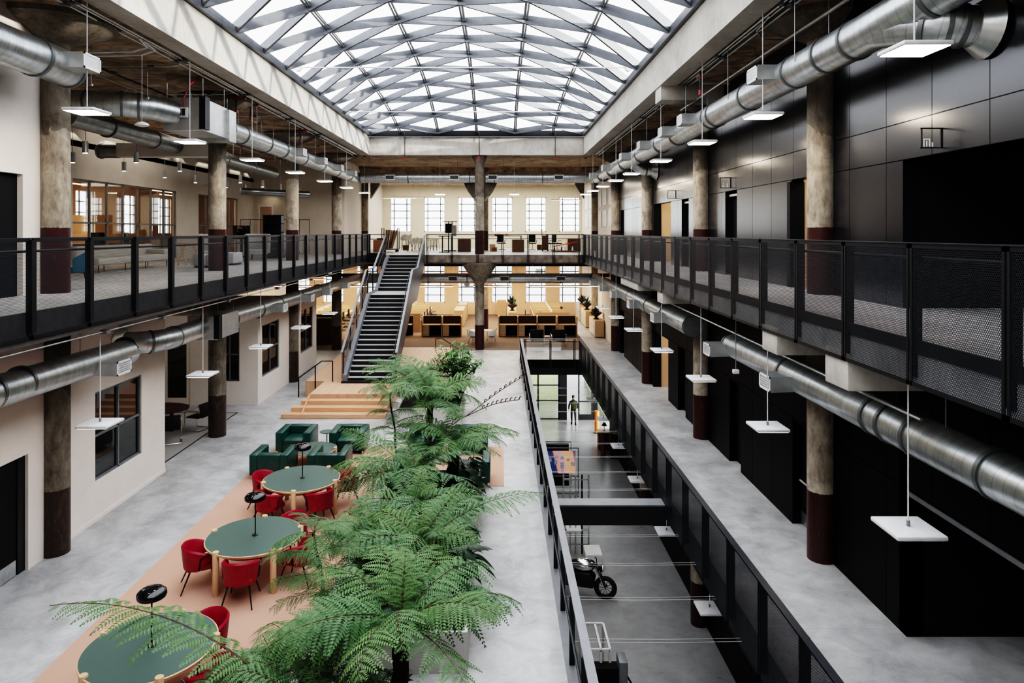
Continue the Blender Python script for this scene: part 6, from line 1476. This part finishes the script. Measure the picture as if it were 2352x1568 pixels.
fern('spreading tree fern at the lower edge beside the long frond', (-2.3, 8.2, .54), (-2.35, 8.25, 1.15),
     ring(11, 1.25, (2, 1, 5), 10, 12), .09, .07)
fern('low tree fern filling the lower edge between the table and the bare trunk', (-1.75, 7.2, .54), (-1.75, 7.2, 1.0),
     ring(11, 1.3, (2, 5, 1), 25, 12), .09, .07)
fern('leafy tree fern at the rug side of the second planter', (-2.15, 11.4, .54), (-2.15, 11.4, 1.3),
     ring(11, 1.25, (2, 1, 5), 0, 12), .085, .065)
fern('low tree fern closing the gap at the back of the second planter', (-1.6, 12.7, .54), (-1.6, 12.7, 1.3),
     ring(11, 1.3, (2, 5, 1), 5, 12), .085, .065)
# extra small tiers on the slender stems
for o in [o for o in COL.objects if o.name.startswith('tree_fern') and 'slender' in str(o.get('label', ''))]:
    top = [c for c in o.children if c.name.startswith('frond')][0].location.copy()
    for lv, n, L in ((.78, 6, .8), (.58, 6, .85), (.40, 5, .75)):
        for k in range(n):
            f = bpy.data.objects.new('frond', FR[(5, 2)[k % 2]]); COL.objects.link(f); f.parent = o
            f.location = top * lv; f.rotation_euler = (R.uniform(-.2, .2), 0, 2 * PI * k / n + lv * 9 + R.uniform(-.3, .3)); s = L * R.uniform(.75, 1.1); f.scale = (s, s, s)
# broad glossy understorey leaves
def leaf_blade(mb, base, d, L, W, up, n=5, fold=.12):
    d = d.normalized(); q = d.cross(up).normalized(); u = q.cross(d)
    sp = [base + d * L * t - Vector((0, 0, 1)) * L * .35 * t * t for t in [i / n for i in range(n + 1)]]
    vs = []; fs = []
    for i, p in enumerate(sp):
        w = W * math.sin(PI * (.08 + .92 * i / n) ** .75) if i < n else .0
        vs += [p - q * w + u * fold * w, p, p + q * w + u * fold * w]
    for i in range(n): fs += [(3 * i, 3 * i + 1, 3 * i + 4, 3 * i + 3), (3 * i + 1, 3 * i + 2, 3 * i + 5, 3 * i + 4)]
    mb.add(vs, fs)
def broadleaf(lab, base, n, L, W, spread, hgt, m='leaf2', seed=0, grp='broad-leaved plants in the planters', name='foliage_plant'):
    r = random.Random(seed); t = thing(name, lab, 'plant', base, 0, grp); st_ = MB(); lf = MB()
    for k in range(n):
        a = r.uniform(0, 2 * PI); e = r.uniform(.35, 1.35); h = Vector((math.cos(a) * math.cos(e) * spread, math.sin(a) * math.cos(e) * spread, math.sin(e) * hgt)) * r.uniform(.55, 1.05)
        st_.tube([(0, 0, 0), h * .5 + Vector((0, 0, .08)), h], .008, 4, cap=False)
        d = Vector((math.cos(a + r.uniform(-.6, .6)), math.sin(a + r.uniform(-.6, .6)), r.uniform(-.5, .45)))
        leaf_blade(lf, h, d, L * r.uniform(.7, 1.15), W * r.uniform(.8, 1.1), Vector((0, 0, 1)))
    lf.build('leaves', M[m], t, smooth=True); st_.build('stem', M['stem'], t); return t
UL = [((-.85, 10.7), 'front right corner of the second planter'), ((-.75, 11.7), 'right side of the second planter'), ((-.8, 12.6), 'back right corner of the second planter'), ((-2.1, 10.6), 'front left of the second planter'), ((-2.1, 12.4), 'back left of the second planter'), ((-1.5, 10.3), 'front middle of the second planter'),
      ((-.8, 14.3), 'front right of the third planter'), ((-.75, 15.2), 'right side of the third planter, darkest leaves'), ((-.8, 16.2), 'back right of the third planter'), ((-2.1, 14.6), 'left side of the third planter'), ((-2.2, 15.8), 'back left of the third planter'),
      ((-.9, 6.6), 'nearest planter, right side'), ((-1.7, 7.3), 'nearest planter, middle'), ((-1.6, 8.2), 'nearest planter beside the bare trunk'), ((-2.3, 6.6), 'nearest planter, left side'), ((-2.0, 24.0), 'far planter, middle'), ((-1.6, 23.0), 'far planter, front right')]
for k, ((x, y), l) in enumerate(UL):
    broadleaf('dark glossy broad-leaved plant, ' + l, (x, y, .54), 26, .34 if k not in (0, 5, 7) else .48, .085 if k not in (0, 5, 7) else .12, .42, .62, seed=k + 3)
def shrub(lab, base, hgt, n, seed, m='leaf3', spread=.55, LL=.2):
    r = random.Random(seed); t = thing('shrub', lab, 'shrub', base); st_ = MB(); lf = MB()
    for k in range(n):
        a = r.uniform(0, 2 * PI); top = Vector((math.cos(a) * spread * r.uniform(.2, 1), math.sin(a) * spread * r.uniform(.2, 1), hgt * r.uniform(.6, 1)))
        st_.tube([(0.05 * math.cos(a), .05 * math.sin(a), 0), top * .5 + Vector((0, 0, .1)), top], [.014, .01, .004], 5, cap=False)
        for j in range(16):
            u = .3 + .7 * j / 16; p = top * u + Vector((0, 0, .1 * math.sin(PI * u))); b = r.uniform(0, 2 * PI)
            leaf_blade(lf, p, Vector((math.cos(b), math.sin(b), r.uniform(-.3, .6))), LL * r.uniform(.6, 1.1), LL * .22, Vector((0, 0, 1)), 3)
    lf.build('leaves', M[m], t); st_.build('stem', M['stem'], t); return t
shrub('tall bright leafy shrub rising above the far planter beside the mid-aisle column', (-1.4, 23.8, .54), 2.15, 34, 5, spread=.95, LL=.28)
shrub('leafy shrub behind the yellowing fern in the far planter', (-2.3, 24.4, .54), 1.3, 14, 9, spread=.6, LL=.22)
broadleaf('dark bushy plant on the brown cabinet behind the stair', (-7.6, 39.4, 1.042), 30, .3, .06, .3, .5, seed=40, grp=None)
broadleaf('large-leaved young plant beside the sloping handrail at the far planter', (-1.5, 24.6, .54), 14, .5, .16, .5, 2.0, m='leaf3', seed=44, grp=None)
# ------------------------------------------------------------------ people
def body(t, joints, edges, radii, m, name='body'):
    me = bpy.data.meshes.new(name); me.from_pydata(joints, edges, []); me.materials.append(M[m])
    o = bpy.data.objects.new(name, me); COL.objects.link(o); o.parent = t
    sk_ = o.modifiers.new('skin', 'SKIN'); o.modifiers.new('sub', 'SUBSURF').levels = 1; o.modifiers['sub'].render_levels = 2
    sk_.use_smooth_shade = True
    for v, r in zip(me.skin_vertices[0].data, radii): v.radius = r if isinstance(r, tuple) else (r, r)
    me.skin_vertices[0].data[0].use_root = True
    return o
t = thing('person', 'person in dark clothes with an olive backpack walking out through the basement door', 'person', (P(1317, 0, 43.4).x, 43.4, LOW), math.radians(0))
J = [(0, 0, .98), (0, .01, 1.18), (0, .02, 1.42), (0, .02, 1.54), (0, .03, 1.62),
     (-.10, 0, .92), (-.11, .06, .50), (-.10, -.02, .09), (-.11, .14, .04), (.10, 0, .92), (.12, -.05, .50), (.11, -.22, .13), (.12, -.10, .05),
     (-.20, .0, 1.42), (-.29, -.04, 1.14), (-.28, .10, .92), (.20, 0, 1.42), (.29, .04, 1.14), (.27, .18, .95)]
E = [(0, 1), (1, 2), (2, 3), (3, 4), (0, 5), (5, 6), (6, 7), (7, 8), (0, 9), (9, 10), (10, 11), (11, 12), (2, 13), (13, 14), (14, 15), (2, 16), (16, 17), (17, 18)]
Rr = [(.16, .12), (.16, .12), (.18, .12), .06, .06, .095, .07, .05, .045, .095, .07, .05, .045, .075, .052, .04, .075, .052, .04]
body(t, J, E, Rr, 'cloth_dk')
MB().lathe([(0, 1.58), (.06, 1.59), (.085, 1.66), (.088, 1.73), (.07, 1.80), (.03, 1.83), (0, 1.835)], (0, .04, 0), 16).build('head', M['skin'], t, smooth=True)
MB().lathe([(.088, 1.68), (.096, 1.74), (.078, 1.82), (.03, 1.848), (0, 1.85)], (0, .03, 0), 16).build('hair', M['hair'], t, smooth=True)
bp = MB().prism([(-.16, 1.0), (.16, 1.0), (.19, 1.2), (.16, 1.48), (.06, 1.53), (-.06, 1.53), (-.16, 1.48), (-.19, 1.2)], 'y', -.30, -.10).build('backpack', M['hiviz'], t, bevel=.04, seg=3)
MB().box(-.10, .10, -.335, -.29, 1.06, 1.22).build('backpack_pocket', M['hiviz'], bp, bevel=.015)
for s in (-1, 1):
    mb = MB()
    hx, hy, hz = (J[15] if s < 0 else J[18])
    mb.obox((hx, hy, hz - .05), (.03, .06, .09))
    for q in range(4): mb.cyl((hx, hy - .026 + .017 * q, hz - .09), (hx, hy - .02 + .017 * q, hz - .16 + .01 * abs(q - 1)), .009, .007, n=6)
    mb.cyl((hx, hy + .03, hz - .04), (hx - s * .01, hy + .06, hz - .10), .010, .008, n=6)
    mb.build('hand', M['skin'], t, smooth=True)
    f = (J[8] if s < 0 else J[12]); MB().box(f[0] - .05, f[0] + .05, f[1] - .16, f[1] + .08, max(0, f[2] - .045), f[2] + .05).build('boot', M['matblack'], t, bevel=.025)
def sitter(lab, loc, rz, m, lean=.35):
    t = thing('person', lab, 'person', loc, rz)
    c, s_ = math.cos(lean), math.sin(lean)
    sp = lambda h, o=0: (0, .05 + h * s_ + o, .50 + h * c)
    J = [(0, 0, .52), sp(.25), sp(.50), sp(.60), (-.10, .05, .50), (-.12, .44, .50), (-.12, .46, .08), (-.12, .56, .05), (.10, .05, .50), (.12, .44, .50), (.12, .46, .08), (.12, .56, .05),
         (-.19, sp(.46)[1], sp(.46)[2]), (-.25, sp(.25)[1] + .1, .72), (-.14, sp(.3)[1] + .32, .78), (.19, sp(.46)[1], sp(.46)[2]), (.25, sp(.25)[1] + .1, .72), (.14, sp(.3)[1] + .32, .78)]
    E = [(0, 1), (1, 2), (2, 3), (0, 4), (4, 5), (5, 6), (6, 7), (0, 8), (8, 9), (9, 10), (10, 11), (2, 12), (12, 13), (13, 14), (2, 15), (15, 16), (16, 17)]
    body(t, J, E, [(.16, .13), (.15, .12), (.16, .11), .06, .09, .07, .05, .045, .09, .07, .05, .045, .07, .05, .04, .07, .05, .04], m)
    hd = sp(.74, .04)
    MB().lathe([(0, -.12), (.06, -.11), (.085, -.03), (.088, .03), (.06, .1), (0, .12)], hd, 14).build('head', M['skin'], t, smooth=True)
    MB().lathe([(.094, -.02), (.097, .03), (.07, .11), (0, .132)], (hd[0], hd[1] - .012, hd[2]), 14).build('hair', M['hair'], t, smooth=True)
    for q in (14, 17): MB().obox((J[q][0], J[q][1] + .06, J[q][2]), (.07, .13, .03)).build('hand', M['skin'], t, bevel=.01)
    return t
sitter('person in a tan shirt bent over an oak bench desk by the far windows', (P(1234, 0, 44.4).x - .35, 44.9, .012), math.radians(-90), 'cloth_tan', .75)
sitter('person in black leaning on the far side of the oak bench desks', (P(1284, 0, 46).x + .5, 46.5, .012), math.radians(85), 'cloth_dk', .3)
for x, y, rz, lab in ((P(1234, 0, 44.4).x - .35, 44.9, 180, 'stool under the person in the tan shirt'), (P(1284, 0, 46).x + .5, 46.5, 0, 'stool under the person in black')):
    t = thing('stool', 'black ' + lab, 'stool', (x, y, .012)); MB().lathe([(.2, .36), (.21, .38), (0, .40)], (0, 0, 0), 16).build('seat', M['matblack'], t); MB().cyl((0, 0, .02), (0, 0, .37), .03).build('post', M['chrome'], t); MB().lathe([(.22, 0), (.22, .015), (0, .02)], (0, 0, 0), 16).build('base', M['black'], t)

# ------------------------------------------------------------------ light, sky, camera
w = bpy.data.worlds.new('sky'); S.world = w; w.use_nodes = True; wn_ = w.node_tree; wn_.nodes.clear()
bg = wn_.nodes.new('ShaderNodeBackground'); wo = wn_.nodes.new('ShaderNodeOutputWorld'); tc = wn_.nodes.new('ShaderNodeTexCoord')
nz = wn_.nodes.new('ShaderNodeTexNoise'); nz.inputs['Scale'].default_value = 2.4; nz.inputs['Detail'].default_value = 6
cr = wn_.nodes.new('ShaderNodeValToRGB'); cr.color_ramp.elements[0].position = .35; cr.color_ramp.elements[0].color = (.86, .92, 1, 1); cr.color_ramp.elements[1].position = .6; cr.color_ramp.elements[1].color = (1, 1, 1, 1)
wn_.links.new(tc.outputs['Generated'], nz.inputs['Vector']); wn_.links.new(nz.outputs['Fac'], cr.inputs[0]); wn_.links.new(cr.outputs[0], bg.inputs[0]); wn_.links.new(bg.outputs[0], wo.inputs[0])
bg.inputs[1].default_value = SKY_STRENGTH
def portal(name, loc, rot, sx, sy):
    l = bpy.data.lights.new(name, 'AREA'); l.shape = 'RECTANGLE'; l.size = sx; l.size_y = sy; l.energy = 1
    l.cycles.is_portal = True
    o = bpy.data.objects.new(name, l); COL.objects.link(o); o.location = loc; o.rotation_euler = rot
portal('skylight_portal', (SC, (SY0 + SY1) / 2, Z0 - .1), (0, 0, 0), RX - LX, SY1 - SY0)
portal('window_portal', (-1.2, 52.95, 7.76), (math.radians(-90), 0, 0), 15.0, 2.75)
portal('window_portal', (-5.0, 52.95, 2.4), (math.radians(-90), 0, 0), 23.0, 3.05)
portal('office_portal', (-22.9, 31, 7.5), (0, math.radians(-90), 0), 2.5, 36)
sun = bpy.data.lights.new('sun', 'SUN'); sun.energy = SUN_STRENGTH; sun.angle = math.radians(.7); sun.color = (1, .93, .82)
so = bpy.data.objects.new('sun', sun); COL.objects.link(so)
d = Vector((-1.0, .42, -.115)); so.rotation_euler = d.to_track_quat('-Z', 'Y').to_euler(); so.location = (30, 0, 20)
for k, (x, y, z, e, sx, sy) in enumerate(((-1.5, 46, 4.0, OFFICE_W, 12, 8), (-11.5, 46, 4.0, OFFICE_W * .5, 5, 8))):
    l = bpy.data.lights.new('office_ceiling_light', 'AREA'); l.shape = 'RECTANGLE'; l.size = sx; l.size_y = sy; l.energy = e; l.color = (1, .80, .60)
    o = bpy.data.objects.new('office_ceiling_light', l); COL.objects.link(o); o.location = (x, y, z)
l = bpy.data.lights.new('lobby_light', 'AREA'); l.size = 3; l.energy = 260; l.color = (.95, 1, .85)
o = bpy.data.objects.new('lobby_light', l); COL.objects.link(o); o.location = (3.5, 47.2, LOW + 3.2)
l = bpy.data.lights.new('room_light', 'AREA'); l.size = 3; l.energy = 60; l.color = (1, .9, .8)
o = bpy.data.objects.new('room_light', l); COL.objects.link(o); o.location = (-11.8, 22, 4.4)
l = bpy.data.lights.new('gallery_fill', 'AREA'); l.shape = 'RECTANGLE'; l.size = 13; l.size_y = 6; l.energy = 1300; l.color = (1, .93, .80)  # unseen fill lamp added to brighten the far gallery and its wall
o = bpy.data.objects.new('gallery_fill', l); COL.objects.link(o); o.location = (-1.2, 48.5, 9.85)
l = bpy.data.lights.new('lounge_light', 'AREA'); l.size = 5; l.energy = 160; l.color = (1, .9, .8)
o = bpy.data.objects.new('lounge_light', l); COL.objects.link(o); o.location = (-11.8, 26, 10.2)
cam = bpy.data.cameras.new('camera'); co = bpy.data.objects.new('camera', cam); COL.objects.link(co); S.camera = co
co.location = (0, 0, H); co.rotation_euler = (math.radians(90), 0, 0)
cam.sensor_width = 36; cam.lens = 36 * F / 2352; cam.clip_end = 400
cam.shift_x = (1176 - CX) / 2352; cam.shift_y = -(784 - CY) / 2352
S.view_settings.view_transform = VIEW; S.view_settings.look = LOOK; S.view_settings.exposure = EXPOSURE
cy = S.cycles
cy.max_bounces = 8; cy.diffuse_bounces = 4; cy.glossy_bounces = 3; cy.transmission_bounces = 4; cy.transparent_max_bounces = 24
cy.caustics_reflective = False; cy.caustics_refractive = False; cy.sample_clamp_indirect = 12; cy.use_denoising = True; cy.use_adaptive_sampling = True; cy.adaptive_threshold = .02
